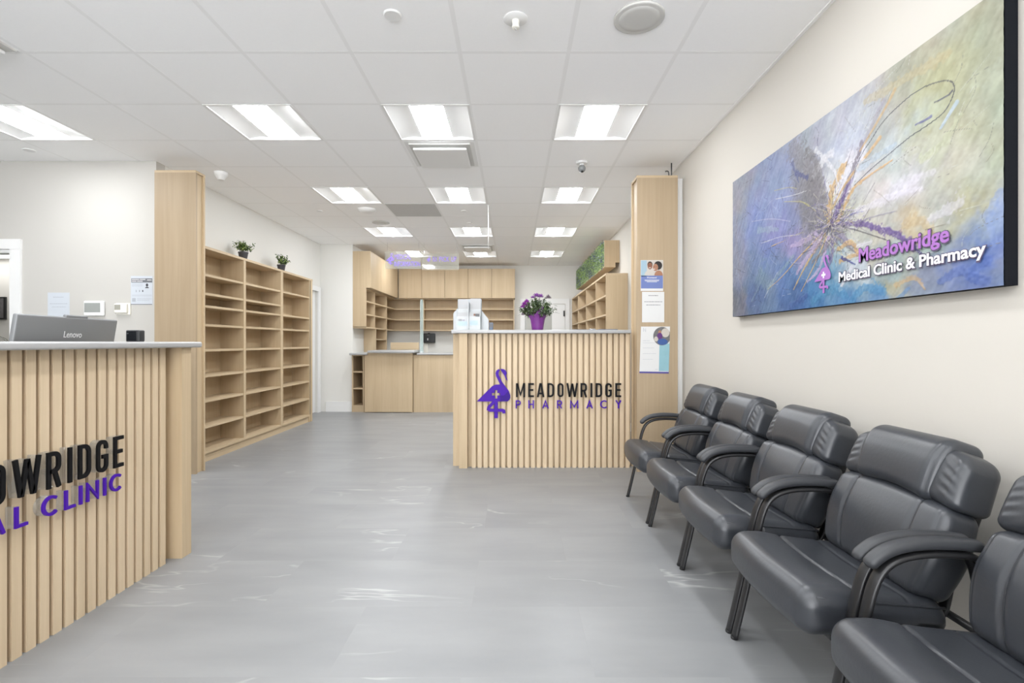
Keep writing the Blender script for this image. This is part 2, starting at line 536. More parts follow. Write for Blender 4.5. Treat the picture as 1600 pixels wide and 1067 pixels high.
struct('wall_right', MB().box(XR, XR + .12, YF, YB + .12, 0, CZ + .2), 'wall_paint')
struct('wall_back', MB().box(XA - .1, XR, YB, YB + .12, 0, CZ + .2), 'wall_paint_cool')
struct('wall_alcove', MB().box(XL - .12, XA, YA, YB, 0, CZ + .2), 'wall_paint_cool')
wb = MB()                                    # left wall, with the doorway past the shelves
wb.box(XL - .12, XL, YP + .115, 7.43, 0, CZ + .2)
wb.box(XL - .12, XL, 8.22, YA, 0, CZ + .2)
wb.box(XL - .12, XL, 7.43, 8.22, 2.0, CZ + .2)
struct('wall_left', wb, 'wall_paint_cool')
wb = MB()                                    # wall behind the reception desk, with a doorway
wb.box(-4.50, XL, YP, YP + .115, 0, CZ + .2)
wb.box(XFAR, -5.42, YP, YP + .115, 0, CZ + .2)
wb.box(-5.42, -4.50, YP, YP + .115, 1.985, CZ + .2)
struct('wall_reception', wb, 'wall_paint_dimmed')
struct('wall_far_left', MB().box(XFAR - .12, XFAR, YF, YP, 0, CZ + .2), 'wall_paint_cool')
wb = MB()                                    # unseen rear wall; its wide opening is added to let in fill light
wb.box(XFAR, XR, YF - .12, YF, 0, .08); wb.box(XFAR, XR, YF - .12, YF, 2.70, CZ + .2)
wb.box(XFAR, -3.6, YF - .12, YF, .08, 2.7); wb.box(1.3, XR, YF - .12, YF, .08, 2.7)
struct('wall_rear', wb, 'wall_paint_cool')
fb = MB()
for x in (-3.6, -2.65, -.75, 1.25):
    fb.box(x, x + .05, YF - .1, YF - .04, .08, 2.7)
fb.box(-3.6, 1.3, YF - .1, YF - .04, .08, .13); fb.box(-3.6, 1.3, YF - .1, YF - .04, 2.65, 2.7)
struct('fill_opening_frame', fb, 'dark_metal')  # unseen frame round the opening added for fill light
# the room seen through the doorway on the left
wb = MB()
wb.box(-10.2, -3.95, 7.3, 7.4, 0, 2.5); wb.box(-10.3, -10.2, YP, 7.4, 0, 2.5); wb.box(-4.05, -3.95, YP + .115, 7.3, 0, 2.5)
wb.box(-10.3, XFAR, YP, YP + .115, 0, 2.5)
struct('wall_side_room', wb, 'wall_paint_cool')
struct('ceiling_side_room', MB().box(-10.2, -3.95, YP + .115, 7.4, 2.40, 2.5), 'ceiling_tile')
lp = thing('ceiling_light', 'bright ceiling light seen through the doorway at the left edge', 'ceiling light', (-6.7, 7.0, 2.4))
MB().box(-8.4, -6.1, 6.86, 7.2, 2.365, 2.40).build('frame', 'white_plastic', lp)
MB().box(-8.38, -6.12, 6.88, 7.18, 2.355, 2.366).build('lens', 'far_room_lamp', lp)
for yy in (5.6,):
    l2 = thing('ceiling_light', 'ceiling light in the side room, hidden above the doorway', 'ceiling light', (-6.7, yy, 2.4))
    MB().box(-7.2, -6.1, yy - .3, yy + .3, 2.365, 2.40).build('frame', 'white_plastic', l2)
    MB().box(-7.18, -6.12, yy - .28, yy + .28, 2.355, 2.366).build('lens', 'far_room_lamp', l2)

# baseboards
struct('baseboard_alcove', MB().box(XL + .10, XA - .003, YA - .016, YA - .001, 0, .168), 'white_trim')
bb = MB(); bb.box(XR - .014, XR - .001, YF, 4.45, 0, .10); bb.box(XR - .014, XR - .001, 4.8, 6.66, 0, .10)
struct('baseboard_right', bb, 'white_trim')
struct('baseboard_reception', MB().box(-4.41, XL - .02, YP - .014, YP - .001, 0, .1), 'white_trim')
# narrow filler between the right pillar and the wall
struct('trim_2', MB().box(1.463, XR - .001, 4.53, 4.56, 0, 2.63), 'white_trim')

# doors
d = thing('door_1', None, None, (-4.96, YP, 0)); d['kind'] = 'structure'
cbm = MB()
cbm.box(-4.51, -4.413, YP - .02, YP - .001, 0, 2.073); cbm.box(-5.51, -5.41, YP - .02, YP - .001, 0, 2.073)
cbm.box(-5.512, -4.411, YP - .022, YP - .001, 1.985, 2.075)
cbm.build('door_casing', 'white_trim', d)
jb = MB(); jb.box(-4.52, -4.501, YP, YP + .115, 0, 1.984); jb.box(-5.419, -5.40, YP, YP + .115, 0, 1.984); jb.box(-5.419, -4.501, YP, YP + .115, 1.955, 1.984)
jb.build('door_jamb', 'white_trim', d)

d = thing('door_2', None, None, (XL, 7.8, 0)); d['kind'] = 'structure'
cbm = MB()
cbm.box(XL + .001, XL + .022, 8.21, 8.31, 0, 2.06); cbm.box(XL + .001, XL + .022, 7.345, 7.44, 0, 2.06)
cbm.box(XL + .001, XL + .023, 7.345, 8.31, 1.985, 2.06)
cbm.build('door_casing', 'white_trim', d)
MB().box(XL - .075, XL - .035, 7.44, 8.21, .006, 1.99).build('door_leaf', 'white_trim', d)
MB().rbox(XL - .034, XL + .01, 7.52, 7.56, .96, 1.0, .012).build('door_handle', 'chrome', d, True)

d = thing('door_3', None, None, (.67, YB, 0)); d['kind'] = 'structure'
cbm = MB()
cbm.box(.146, .245, YB - .03, YB - .001, 0, 2.071); cbm.box(1.10, 1.19, YB - .03, YB - .001, 0, 2.071)
cbm.box(.146, 1.19, YB - .031, YB - .001, 1.965, 2.071)
cbm.build('door_casing', 'white_trim', d)
lf = MB().box(.25, 1.09, YB - .02, YB - .001, .005, 1.955).build('door_leaf', 'white_plastic', d)
MB().box(.252, .815, YB - .024, YB - .019, .35, 1.80).build('vision_panel', 'grey_panel', lf)
hd = MB(); hd.rbox(1.055, 1.09, YB - .05, YB - .021, 1.70, 1.82, .008); hd.box(1.066, 1.079, YB - .06, YB - .021, 1.72, 1.80)
hd.build('door_handle', 'dark_metal', d, True)

# ------------------------------------------------------------------ ceiling fittings
def make_light():
    t = thing('ceiling_light', '', 'ceiling light', (0, 0, CZ))
    z = CZ; a = .303
    f = MB()
    f.box(-a, a, -a, -a + .016, z - .004, z + .05); f.box(-a, a, a - .016, a, z - .004, z + .05)
    f.box(-a, -a + .016, -a + .016, a - .016, z - .004, z + .05); f.box(a - .016, a, -a + .016, a - .016, z - .004, z + .05)
    f.build('frame', 'white_plastic', t)
    for s in (-1, 1):
        r = MB(); pr = []
        for k in range(9):
            q = k / 8
            pr.append((s * (.118 + (.287 - .118) * q), z + .010 + .012 * math.sin(PI * q) - .008 * q))
        V = [(x, y, zz) for x, zz in pr for y in (-a + .016, a - .016)]
        F = [(2 * i, 2 * i + 1, 2 * i + 3, 2 * i + 2) for i in range(8)]
        V2 = [(x, y, zz + .006) for x, y, zz in V]
        r.add(V, F); r.add(V2, F)
        r.build('reflector', 'reflector', t, True)
    l = MB(); e_ = a - .018
    ys_ = [(-e_, .3), (-e_ + .02, .62), (-e_ + .06, .9), (-e_ + .11, 1), (e_ - .11, 1), (e_ - .06, .9), (e_ - .02, .62), (e_, .3)]
    V = [(-.12 + .24 * k / 10, y, z + .012 - .034 * h_ * math.sin(PI * k / 10) ** .7) for k in range(11) for y, h_ in ys_]
    l.add(V, [(8 * i + j, 8 * i + j + 1, 8 * i + j + 9, 8 * i + j + 8) for i in range(10) for j in range(7)])
    l.build('lens', 'lens_glow', t, True)
    for y in (-a + .016, a - .020): MB().box(-a + .016, a - .016, y, y + .004, z + .001, z + .05).build('end_plate', 'reflector', t)
    return t
ROWW = {'front': 'in the nearest row', 'second': 'in the second row back', 'third': 'in the third row back', 'back': 'in the farthest row',
        'overhead': 'added overhead for fill, just outside the view', 'behind': 'added unseen behind the viewer for fill', 'rear': 'added unseen by the rear wall for fill'}
COLW = {'right': 'on the right', 'middle': 'in the middle', 'left': 'on the left', 'far': 'at far left over the reception'}
lt = make_light()
bright_lens = [k_ for k_ in kids(lt) if k_.name.startswith('lens')][0].data.copy()
bright_lens.materials[0] = MATS['lens_glow_bright']
for i, (a, b, c, d_, row, cw) in enumerate(LIGHTS):
    o = lt if i == 0 else copy_tree(lt)
    o.location = ((a + b) / 2, (c + d_) / 2, CZ)
    if row in ('third',):
        for k_ in kids(o):
            if k_.name.startswith('lens'):
                k_.data = bright_lens
    tag(o, 'square recessed ceiling light %s, %s' % (ROWW[row], COLW[cw]), 'ceiling light', 'recessed square ceiling lights')

def diffuser(cx, cy, label, w=.40):
    t = thing('air_diffuser', label, 'air vent', (cx, cy, CZ))
    f = MB(); a = .285
    f.box(-a + cx, a + cx, cy - a, cy + a, CZ - .004, CZ - .0005)
    f.build('back_plate', 'white_plastic', t)
    s = MB(); b = w / 2 + .03
    s.box(cx - b, cx + b, cy - b, cy + b, CZ - .012, CZ - .004); s.build('slot', 'speaker_grille', t)
    MB().rbox(cx - w / 2, cx + w / 2, cy - w / 2, cy + w / 2, CZ - .045, CZ - .026, .006).build('plaque', 'white_plastic', t)
    MB().box(cx - w / 2 + .05, cx + w / 2 - .05, cy - w / 2 + .05, cy + w / 2 - .05, CZ - .03, CZ - .010).build('hanger', 'white_plastic', t)
diffuser(-.605, 4.339, 'square white air diffuser just beyond the nearest middle ceiling light', .44)
diffuser(-.605, 8.609, 'small white air diffuser before the farthest middle ceiling light', .44)
diffuser(-3.045, 2.509, 'air diffuser at the left edge of the ceiling', .50)
MB().box(-1.508, -.922, 5.876, 6.462, CZ - .004, CZ + .002).build('return_grille', 'grille_grey')
tag(bpy.data.objects['return_grille'], 'flat grey square return air grille in the ceiling', 'air vent')

def ceil_disc(name, label, cat, x, y, r, m='white_plastic', prof=None, group=None):
    prof = prof or [(0, -.008), (r * .9, -.008), (r, -.003), (r, 0)]
    o = MB().lathe(prof, x, y, CZ - .0005, 40).build(name, m, None, True, (x, y, CZ), angle=40)
    return tag(o, label, cat, group)
def speaker(x, y, r, label):
    t = thing('ceiling_speaker', label, 'speaker', (x, y, CZ))
    MB().lathe([(r * .94, -.010), (r, -.008), (r, 0), (r * .9, 0)], x, y, CZ - .0005, 48).build('rim', 'speaker_grille', t, True)
    MB().lathe([(0, -.012), (r * .6, -.0115), (r * .945, -.009), (r * .945, -.002), (0, -.002)], x, y, CZ - .0005, 48).build('grille', 'speaker_grille', t, True)
speaker(.63, 2.51, .125, 'large round grey ceiling speaker near the painting')
speaker(-1.797, 6.80, .115, 'round grey ceiling speaker before the third row of lights')
ceil_disc('sprinkler_cover', 'concealed sprinkler cover disc, nearest the viewer', 'sprinkler', -.60, 2.49, .045)
ceil_disc('sprinkler_cover', 'small sprinkler disc over the reception wall', 'sprinkler', -4.09, 4.235, .045)
ceil_disc('sprinkler_cover', 'small sprinkler disc in the ceiling left of the domed detector', 'sprinkler', -2.39, 6.19, .035)
ceil_disc('sprinkler_cover', 'small sprinkler disc right of the grey return grille', 'sprinkler', -.609, 6.19, .035)
ceil_disc('sprinkler_cover', 'small sprinkler disc before the third middle ceiling light', 'sprinkler', -.591, 6.80, .035)
ceil_disc('smoke_detector', 'low white dome detector left of the grey return grille', 'smoke detector', -1.79, 6.13, .11,
          prof=[(0, -.04), (.06, -.036), (.095, -.022), (.11, -.008), (.112, 0)])
ceil_disc('smoke_detector', 'white smoke detector above the bookcase beside the left pillar', 'smoke detector', -2.80, 4.80, .06,
          prof=[(0, -.075), (.028, -.073), (.04, -.05), (.055, -.03), (.06, -.024), (.06, 0)])
t = thing('ceiling_sprinkler', 'white sprinkler head with a round escutcheon, near the round speaker', 'sprinkler', (.012, 2.52, CZ))
MB().lathe([(0, -.01), (.052, -.010), (.06, -.004), (.06, 0)], .012, 2.52, CZ - .0005, 40).build('escutcheon', 'white_plastic', t, True, angle=40)
MB().lathe([(0, -.05), (.014, -.05), (.02, -.046), (.016, -.03), (.02, -.0105)], .012, 2.52, CZ - .0005, 24).build('head', 'warm_white_plastic', t, True, angle=40)
MB().lathe([(0, -.056), (.004, -.056), (.004, -.05)], .012, 2.52, CZ - .0005, 12).build('deflector', 'grille_grey', t, True)
t = thing('dome_camera', 'small ceiling camera with a dark ball, left of the right pillar', 'security camera', (.618, 4.52, CZ))
MB().lathe([(.03, -.022), (.048, -.018), (.053, -.008), (.053, 0), (.02, 0)], .618, 4.52, CZ - .0005, 32).build('base', 'white_plastic', t, True, angle=50)
MB().lathe([(.016, -.05), (.02, -.03), (.024, -.018)], .618, 4.52, CZ, 20).build('neck', 'white_plastic', t, True)
MB().lathe([(.034 * math.sin(PI * k / 12), -.062 - .034 * math.cos(PI * k / 12)) for k in range(13)], .618, 4.515, CZ, 24).build('ball', 'camera_ball', t, True)
MB().lathe([(0, 0), (.012, 0), (.012, .012), (0, .012)], .618, 4.50, CZ - .10, 16).build('lens', 'gloss_black', t, True)
rod = MB()
rod.tube([(-.296, 5.95, CZ - .001), (-.296, 5.95, CZ - .52)], .004, n=8)
rod.lathe([(0, 0), (.018, -.001), (.018, -.006), (0, -.008)], -.296, 5.95, CZ, 16)
tag(rod.build('hanging_rod', 'white_plastic', None, True, (-.296, 5.95, CZ)), 'thin white rod hanging from the ceiling between the middle lights', 'rod')

# ------------------------------------------------------------------ oak pillars
def pillar(x0, x1, y0, y1, z, open_side, label):
    t = thing('oak_pillar', label, 'pillar', ((x0 + x1) / 2, (y0 + y1) / 2, 0))
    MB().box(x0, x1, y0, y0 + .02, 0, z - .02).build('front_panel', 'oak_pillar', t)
    MB().box(x0, x1, y1 - .018, y1, 0, z - .02).build('rear_panel', 'oak_upright', t)
    MB().box(x0, x1, y0, y1, z - .02, z).build('top_panel', 'oak_across', t)
    xi = (x1 - .035, x1 - .017) if open_side > 0 else (x0 + .017, x0 + .035)
    MB().box(xi[0], xi[1], y0 + .02, y1 - .018, 0, z - .02).build('side_panel', 'oak_upright', t)
    xo = (x0, x0 + .018) if open_side > 0 else (x1 - .018, x1)
    MB().box(xo[0], xo[1], y0 + .02, y1 - .018, 0, z - .02).build('side_panel', 'oak_upright', t)
pillar(-3.129, -2.768, 4.37, 4.503, 2.651, 1, 'tall oak pillar between the reception wall and the bookcase')
pillar(1.0985, 1.4606, 4.45, 4.675, 2.632, -1, 'tall oak pillar with three notices, beside the pharmacy counter')
cbm = MB()
cbm.tube(catmull([(1.395, 4.50, 2.632), (1.395, 4.50, 2.675), (1.385, 4.51, 2.69), (1.37, 4.52, 2.69)], 4), .006, n=8)
cbm.tube([(1.43, 4.53, 2.632), (1.43, 4.53, CZ - .008)], .006, n=8)
tag(cbm.build('cable', 'dark_metal', None, True), 'short grey cables between the top of the right pillar and the ceiling', 'cable')

# ------------------------------------------------------------------ bookcase on the left wall
bx0, bx1, by0, by1, bz = XL + .003, -2.94, 4.60, 7.335, 2.07
t = thing('bookcase', 'long empty oak bookcase of three bays along the left wall', 'bookcase', ((bx0 + bx1) / 2, (by0 + by1) / 2, 0))
bays = [(4.625, 5.468), (5.512, 6.338), (6.402, 7.235)]
MB().box(bx0, bx1, by0, 4.625, 0, bz - .025).build('side_panel', 'oak_upright', t)
MB().box(bx0, bx1 - .006, 7.235, 7.262, .0, bz - .025).build('side_panel', 'oak_upright', t)
MB().box(bx0, bx1, 7.275, by1, 0, bz - .025).build('side_panel', 'oak_upright', t)
g = MB().box(bx0, bx1 - .004, 7.262, 7.275, .11, bz - .025).build('gap_shade_strip', 'black_plastic', t); g['label'] = 'black strip drawing the shade of the gap'  # black strip draws the shaded gap between end panel and filler
MB().box(bx0, bx1, 5.468, 5.512, .09, bz - .025).build('divider', 'oak_upright', t)
MB().box(bx0, bx1, 6.338, 6.402, .09, bz - .025).build('divider', 'oak_upright', t)
MB().box(bx0, bx1 + .004, by0, by1, bz - .025, bz).build('top_panel', 'oak_level', t)
MB().box(bx0, bx0 + .012, by0 + .025, 7.235, .1, bz - .025).build('back_panel', 'oak_upright', t)
MB().box(bx0, bx1 - .02, by0 + .025, 7.235, 0, .082).build('plinth', 'oak_level', t)
LV = [1.795, 1.615, 1.495, 1.315, 1.073, .825, .585, .335]
for bi, (y0, y1) in enumerate(bays):
    for z in LV:
        if bi == 2 and z == 1.615: continue
        MB().box(bx0 + .012, bx1 - .004, y0, y1, z - .011, z + .011).build('shelf', 'oak_level', t)
    MB().box(bx0, bx1 - .001, y0, y1 + (.044 if bi < 2 else 0), .082, .108).build('bottom_shelf', 'oak_level', t)

random.seed(11)
def leaf_ball(mb, c, R, n, L, w, mis, rng, zsq=.8, low=-.35, inner=.55):
    for _ in range(n):
        while True:
            d = Vector((rng.gauss(0, 1), rng.gauss(0, 1), rng.gauss(0, 1))).normalized()
            if d.z > low: break
        r = rng.uniform(inner, 1) ** .7
        p = Vector(c) + Vector((d.x * R * r, d.y * R * r, d.z * R * zsq * r))
        dd = (d + Vector((rng.gauss(0, .5), rng.gauss(0, .5), rng.gauss(.25, .5)))).normalized()
        s = rng.uniform(.7, 1.25)
        mb.leaf(p, dd, (rng.gauss(0, .4), rng.gauss(0, .4), 1), L * s, w * s, rng.choice(mis), rng.uniform(0, .3))
def small_plant(x, y, z, s, label, seed):
    rng = random.Random(seed)
    t = thing('potted_plant', label, 'potted plant', (x, y, z), 'small green plants on the bookcase')
    MB().lathe([(0, 0), (.036 * s, 0), (.05 * s, .085 * s), (.053 * s, .087 * s), (.053 * s, .098 * s), (.047 * s, .098 * s), (.045 * s, .085 * s), (0, .085 * s)], x, y, z, 28).build('pot', 'pot_grey', t, True, angle=50)
    MB().lathe([(0, .0905 * s), (.0455 * s, .0865 * s)], x, y, z, 16).build('soil', 'soil', t)
    st = MB(); lv = MB()
    for k in range(26):
        a = rng.uniform(0, 2 * PI); rr = rng.uniform(.03, .115) * s; h = rng.uniform(.08, .15) * s
        top = Vector((x + rr * math.cos(a), y + rr * math.sin(a), z + .09 * s + h - rr * .25))
        base = Vector((x + rr * .2 * math.cos(a), y + rr * .2 * math.sin(a), z + .088 * s))
        mid = (base + top) / 2 + Vector((0, 0, .012))
        st.tube([base, mid, top], .0014 * s, n=5)
        for q in range(15):
            f = rng.uniform(.35, 1.05); p = base.lerp(top, f)
            dd = Vector((rng.gauss(0, 1), rng.gauss(0, 1), rng.gauss(.35, .7)))
            lv.leaf(p, dd, (0, 0, 1), rng.uniform(.022, .034) * s, rng.uniform(.012, .019) * s, rng.choice([0, 1, 1, 1, 2, 2, 3]), .2)
    st.build('stem', 'stem', t); lv.build('foliage', ['leaf_bright', 'leaf_mid', 'leaf_dark', 'leaf_pale'], t)
small_plant(-3.05, 5.66, bz + .0005, 1.0, 'small green plant in a grey pot on the bookcase, the nearer and left one', 3)
small_plant(-3.05, 6.59, bz + .0005, 1.0, 'small green plant in a grey pot on the bookcase, the farther and right one', 8)

# ------------------------------------------------------------------ lettering for the counter signs
def L_(s):
    h, w = 130, 0
    A = {
     'M': (85, [[(8, 0), (8, 121), (13, 121), (42, 22), (72, 121), (77, 121), (77, 0)]]),
     'E': (54, [[(54, 121.5), (8.5, 121.5), (8.5, 8.5), (54, 8.5)], [(8.5, 66), (48, 66)]]),
     'A': (68, [[(7, 0), (30, 122), (38, 122), (61, 0)], [(16, 34), (52, 34)]]),
     'D': (60, [[(8.5, 8.5)] + [(8.5, 121.5)] + arc(26, 96, 25.5, 25.5, 90, 0) + arc(26, 34, 25.5, 25.5, 0, -90) + [(8.5, 8.5)]]),
     'O': (57, [arc(28.5, 101, 20, 20.5, 180, 0) + arc(28.5, 29, 20, 20.5, 0, -180) + [(8.5, 101)]]),
     'W': (105, [[(7, 130), (27, 10), (31, 10), (51, 118), (54, 118), (74, 10), (78, 10), (98, 130)]]),
     'R': (60, [[(8.5, 0), (8.5, 121.5)] + arc(30, 101, 20.5, 20.5, 90, 0) + arc(30, 80, 20.5, 20.5, 0, -90) + [(8.5, 59.5)], [(33, 59), (52, 0)]]),
     'I': (12, [[(6, 0), (6, 130)]]),
     'G': (60, [list(reversed([(51, 92)] + arc(30, 101, 21, 20.5, 0, 180) + arc(30, 29, 21.5, 20.5, 180, 360) + [(51.5, 62), (30, 62)]))]),
    }
    return A[s]
BIG = [('M', 0), ('E', 113), ('A', 195), ('D', 293), ('O', 385), ('W', 470), ('R', 600), ('I', 695), ('D', 740), ('G', 830), ('E', 923)]
def S_(s):
    A = {
     'P': (46, [[(5.5, 0), (5.5, 69.5)] + arc(25, 51.5, 18, 18, 90, -90) + [(5.5, 33.5)]]),
     'H': (52, [[(5.5, 0), (5.5, 75)], [(46.5, 0), (46.5, 75)], [(5.5, 38), (46.5, 38)]]),
     'A': (58, [[(4, 0), (29, 70), (54, 0)], [(14, 22), (44, 22)]]),
     'R': (48, [[(5.5, 0), (5.5, 69.5)] + arc(25, 51.5, 18, 18, 90, -90) + [(5.5, 33.5)], [(24, 33), (43, 0)]]),
     'M': (78, [[(6, 0), (6, 70), (39, 14), (72, 70), (72, 0)]]),
     'C': (67, [list(reversed(arc(37, 37.5, 32, 32, 48, 312, 22)))]),
     'Y': (54, [[(4, 75), (27, 36), (50, 75)], [(27, 38), (27, 0)]]),
     'E': (45, [[(45, 69.5), (5.5, 69.5), (5.5, 5.5), (45, 5.5)], [(5.5, 38), (41, 38)]]),
     'D': (58, [[(5.5, 5.5), (5.5, 69.5), (22, 69.5)] + arc(22, 37.5, 31, 32, 90, -90, 12) + [(5.5, 5.5)]]),
     'I': (11, [[(5.5, 0), (5.5, 75)]]),
     'L': (46, [[(5.5, 75), (5.5, 5.5), (46, 5.5)]]),
     'N': (60, [[(5.5, 0), (5.5, 68), (54.5, 7), (54.5, 75)]]),
    }
    return A[s]
PHARM = [('P', -3), ('H', 115), ('A', 245), ('R', 381), ('M', 502), ('A', 655), ('C', 783), ('Y', 925)]
CLINIC = [('M', 3), ('E', 108), ('D', 186), ('I', 276), ('C', 300), ('A', 380), ('L', 475), ('C', 579), ('L', 676), ('I', 744), ('N', 778), ('I', 866), ('C', 900)]
U = .000985
def bird(mb, to3, d0, d1, sc=1.0, mi=(0, 1)):
    """the long-necked bird emblem; units as lettering, origin at the tail tip's foot"""
    P = lambda pts: [((x - 85) * sc, (557 - y) * sc) for x, y in pts]
    cross = [(252, 297), (276, 297), (276, 323), (302, 323), (302, 348), (276, 348), (276, 376), (252, 376), (252, 348), (225, 348), (225, 323), (252, 323)]
    # body in pieces around the cut-out cross
    for poly in ([(85, 402), (225, 348), (225, 323), (252, 323), (252, 297), (276, 297), (276, 247), (262, 247), (248, 250), (225, 263)],
                 [(85, 402), (252, 402), (252, 348), (225, 348)],
                 [(276, 247), (276, 297), (276, 323), (302, 323), (340, 250), (318, 218), (303, 238), (300, 246)],
                 [(252, 402), (302, 402), (302, 348), (276, 348), (276, 376), (252, 376)],
                 [(302, 323), (302, 348), (336, 348), (382, 305), (340, 250)],
                 [(303, 246), (318, 218), (294, 168), (287, 148), (289, 130), (299, 114), (294, 103), (284, 104), (267, 116), (259, 140), (263, 166)],
                 [(303, 100), (330, 102), (350, 112), (362, 132), (363, 150), (354, 156), (371, 212), (358, 200), (341, 160), (318, 128)]):
        mb.prism(P(poly), to3, d0, d1, mi[0])
    mb.prism(P([(302, 402), (370, 402), (388, 388), (396, 366), (396, 346), (382, 305), (336, 348), (302, 348)]), to3, d0, d1, mi[1])
    e = (d1 - d0) * .12
    mb.stroke(P([(264, 398), (264, 557)]), 32 * sc, to3, d0 + e, d1 + e, mi=mi[0])
    mb.stroke(P([(250, 398), (232, 420), (196, 456), (192, 474), (208, 484), (325, 484), (336, 490), (338, 512)]), 27 * sc, to3, d0 + 2 * e, d1 + 2 * e, mi=mi[0])

def letters(root, seq, table, w, to3, m, d0, d1, back=None):
    for ch, x in seq:
        wd, st = table(ch)
        b = MB()
        for k, s in enumerate(st):
            closed = len(s) > 4 and abs(s[0][0] - s[-1][0]) < .1 and abs(s[0][1] - s[-1][1]) < .1
            pts = [((p[0] + x) * U, p[1] * U) for p in (s[:-1] if closed else s)]
            clean = [pts[0]]
            for p in pts[1:]:
                if (p[0] - clean[-1][0]) ** 2 + (p[1] - clean[-1][1]) ** 2 > 1e-8: clean.append(p)
            b.stroke(clean, w * U, to3, d0 + .0002 * k, d1 + .0002 * k, closed)
        o = b.build('letter', m, root)
        if back:
            c = MB()
            for k, s in enumerate(st):
                closed = len(s) > 4 and abs(s[0][0] - s[-1][0]) < .1 and abs(s[0][1] - s[-1][1]) < .1
                pts = [((p[0] + x) * U, p[1] * U) for p in (s[:-1] if closed else s)]
                clean = [pts[0]]
                for p in pts[1:]:
                    if (p[0] - clean[-1][0]) ** 2 + (p[1] - clean[-1][1]) ** 2 > 1e-8: clean.append(p)
                c.stroke(clean, w * U * 1.02, to3, back[0], d0 - .0004, closed)
            c.build('acrylic_block', 'acrylic_block', o)['label'] = 'clear acrylic backing'

# ------------------------------------------------------------------ pharmacy counter
t = thing('pharmacy_counter', 'slatted oak pharmacy counter with a grey stone top, in the centre', 'counter', (.26, 4.66, 0))
MB().box(-.56, -.495, 4.665, 5.25, 0, 1.231).build('end_panel', 'oak_upright', t)
MB().box(-.495, -.42, 4.575, 5.2, 0, 1.231).build('end_post', 'oak_upright', t)
MB().box(-.42, 1.07, 4.638, 4.658, 0, 1.231).build('backing_panel', 'oak_upright', t)
MB().box(1.05, 1.095, 4.68, 5.25, 0, 1.262).build('end_panel', 'oak_upright', t)
MB().box(-.42, 1.05, 4.95, 5.25, .74, .765).build('desk_top', 'quartz', t)
for k in range(27):
    x = -.381 + .0543 * k
    MB().box(x, x + .037, 4.600, 4.6375, 0, 1.231).build('slat', 'oak_slat', t)
MB().rbox(-.566, 1.074, 4.552, 5.02, 1.2315, 1.263, .008).build('worktop', 'quartz', t, True, angle=40)

s = thing('counter_sign', 'pharmacy sign with a purple bird emblem, on the centre counter front', 'sign', (.3, 4.60, .62))
ox = (745 - 802) / 783 * 4.585; oz = .4575
to_ph = lambda u, v, d_: (ox + u, 4.5995 - d_, oz + v)
b = MB(); bird(b, lambda u, v, d_: to_ph(u * U, v * U, d_), .004, .02); b.build('emblem', ['letter_purple', 'letter_purple_dark'], s)
tx = (806.2 - 802) / 783 * 4.585
letters(s, BIG, L_, 16, lambda u, v, d_: (tx + u, 4.5995 - d_, .649 + v), 'letter_black', .004, .02)
letters(s, PHARM, S_, 10.5, lambda u, v, d_: (tx + u, 4.5995 - d_, .546 + v), 'letter_purple', .004, .02)

# ------------------------------------------------------------------ reception counter (left)
t = thing('reception_counter', 'slatted oak reception counter running along the left side', 'counter', (-2.1, 1.5, 0))
MB().box(-1.868, -1.845, .35, 2.665, 0, 1.121).build('backing_panel', 'oak_upright', t)
k = 0; y = 2.6015
while y > .40:
    MB().box(-1.845, -1.805, y - .037, y, 0, 1.121).build('slat', 'oak_slat', t)
    y -= .0543; k += 1
MB().box(-2.62, -1.762, 2.665, 2.742, 0, 1.121).build('end_post', 'oak_upright', t)
MB().box(-2.62, -1.868, .35, 2.665, .735, .76).build('desk_top', 'quartz', t)
MB().box(-2.62, -1.868, .35, .375, 0, .735).build('end_panel', 'oak_upright', t)
MB().rbox(-2.05, -1.735, .33, 2.80, 1.1215, 1.1525, .010).build('worktop', 'quartz', t, True, angle=40)

s = thing('counter_sign', 'medical clinic sign of black and purple letters, on the reception counter', 'sign', (-1.80, 1.8, .55))
SX = -1.8045
letters(s, BIG, L_, 15, lambda u, v, d_: (SX + d_, 1.308 + u, .590 + v * 1.10), 'letter_black', .032, .041, (.002, 0))
letters(s, CLINIC, S_, 11, lambda u, v, d_: (SX + d_, 1.310 + u, .487 + v * 1.04), 'letter_purple', .032, .041, (.002, 0))

# monitor on the reception desk
a = Vector((-2.105, 2.13)); e = Vector((-2.165, 2.745))
ux = Vector(((e - a).x, (e - a).y, 0)).normalized(); W = (e - a).length
vz = Vector((.165, 0, 1)).normalized(); nz = ux.cross(vz).normalized()
if nz.x < 0: nz = -nz
top = Vector((a.x, a.y, 1.270)); H = .36
def mon(u, v, d_): return top + ux * u + vz * (v - H) + nz * d_
t = thing('computer_monitor', 'dark grey monitor seen from behind on the reception desk', 'monitor', (-2.15, 2.43, .761))
def monbox(mb, u0, u1, v0, v1, d0, d1, r, n=2):
    tmp = MB().rbox(u0, u1, v0, v1, d0, d1, r, 2)
    mb.add([mon(*p) for p in tmp.v], tmp.f); return mb
monbox(MB(), 0, W, 0, H, -.022, 0, .006).build('housing', 'screen_grey', t, True, angle=40)
monbox(MB(), .012, W - .012, .012, H - .012, -.0245, -.0215, .001).build('screen', 'gloss_black', t)
monbox(MB(), .262, .40, H - .01, H + .010, -.018, -.001, .004).build('camera_bar', 'screen_grey', t, True, angle=40)
b = MB(); put_text(b, 'Lenovo', .112, .032, lambda u, v, d_: mon(.262 + u, .262 + v, .0003 + d_), .0004)
b.build('lettering', 'logo_silver', t)
b = MB(); c0 = mon(W / 2, .02, -.03)
b.box(c0.x - .05, c0.x - .012, c0.y - .04, c0.y + .04, .772, 1.06); b.build('stand_neck', 'screen_grey', t)
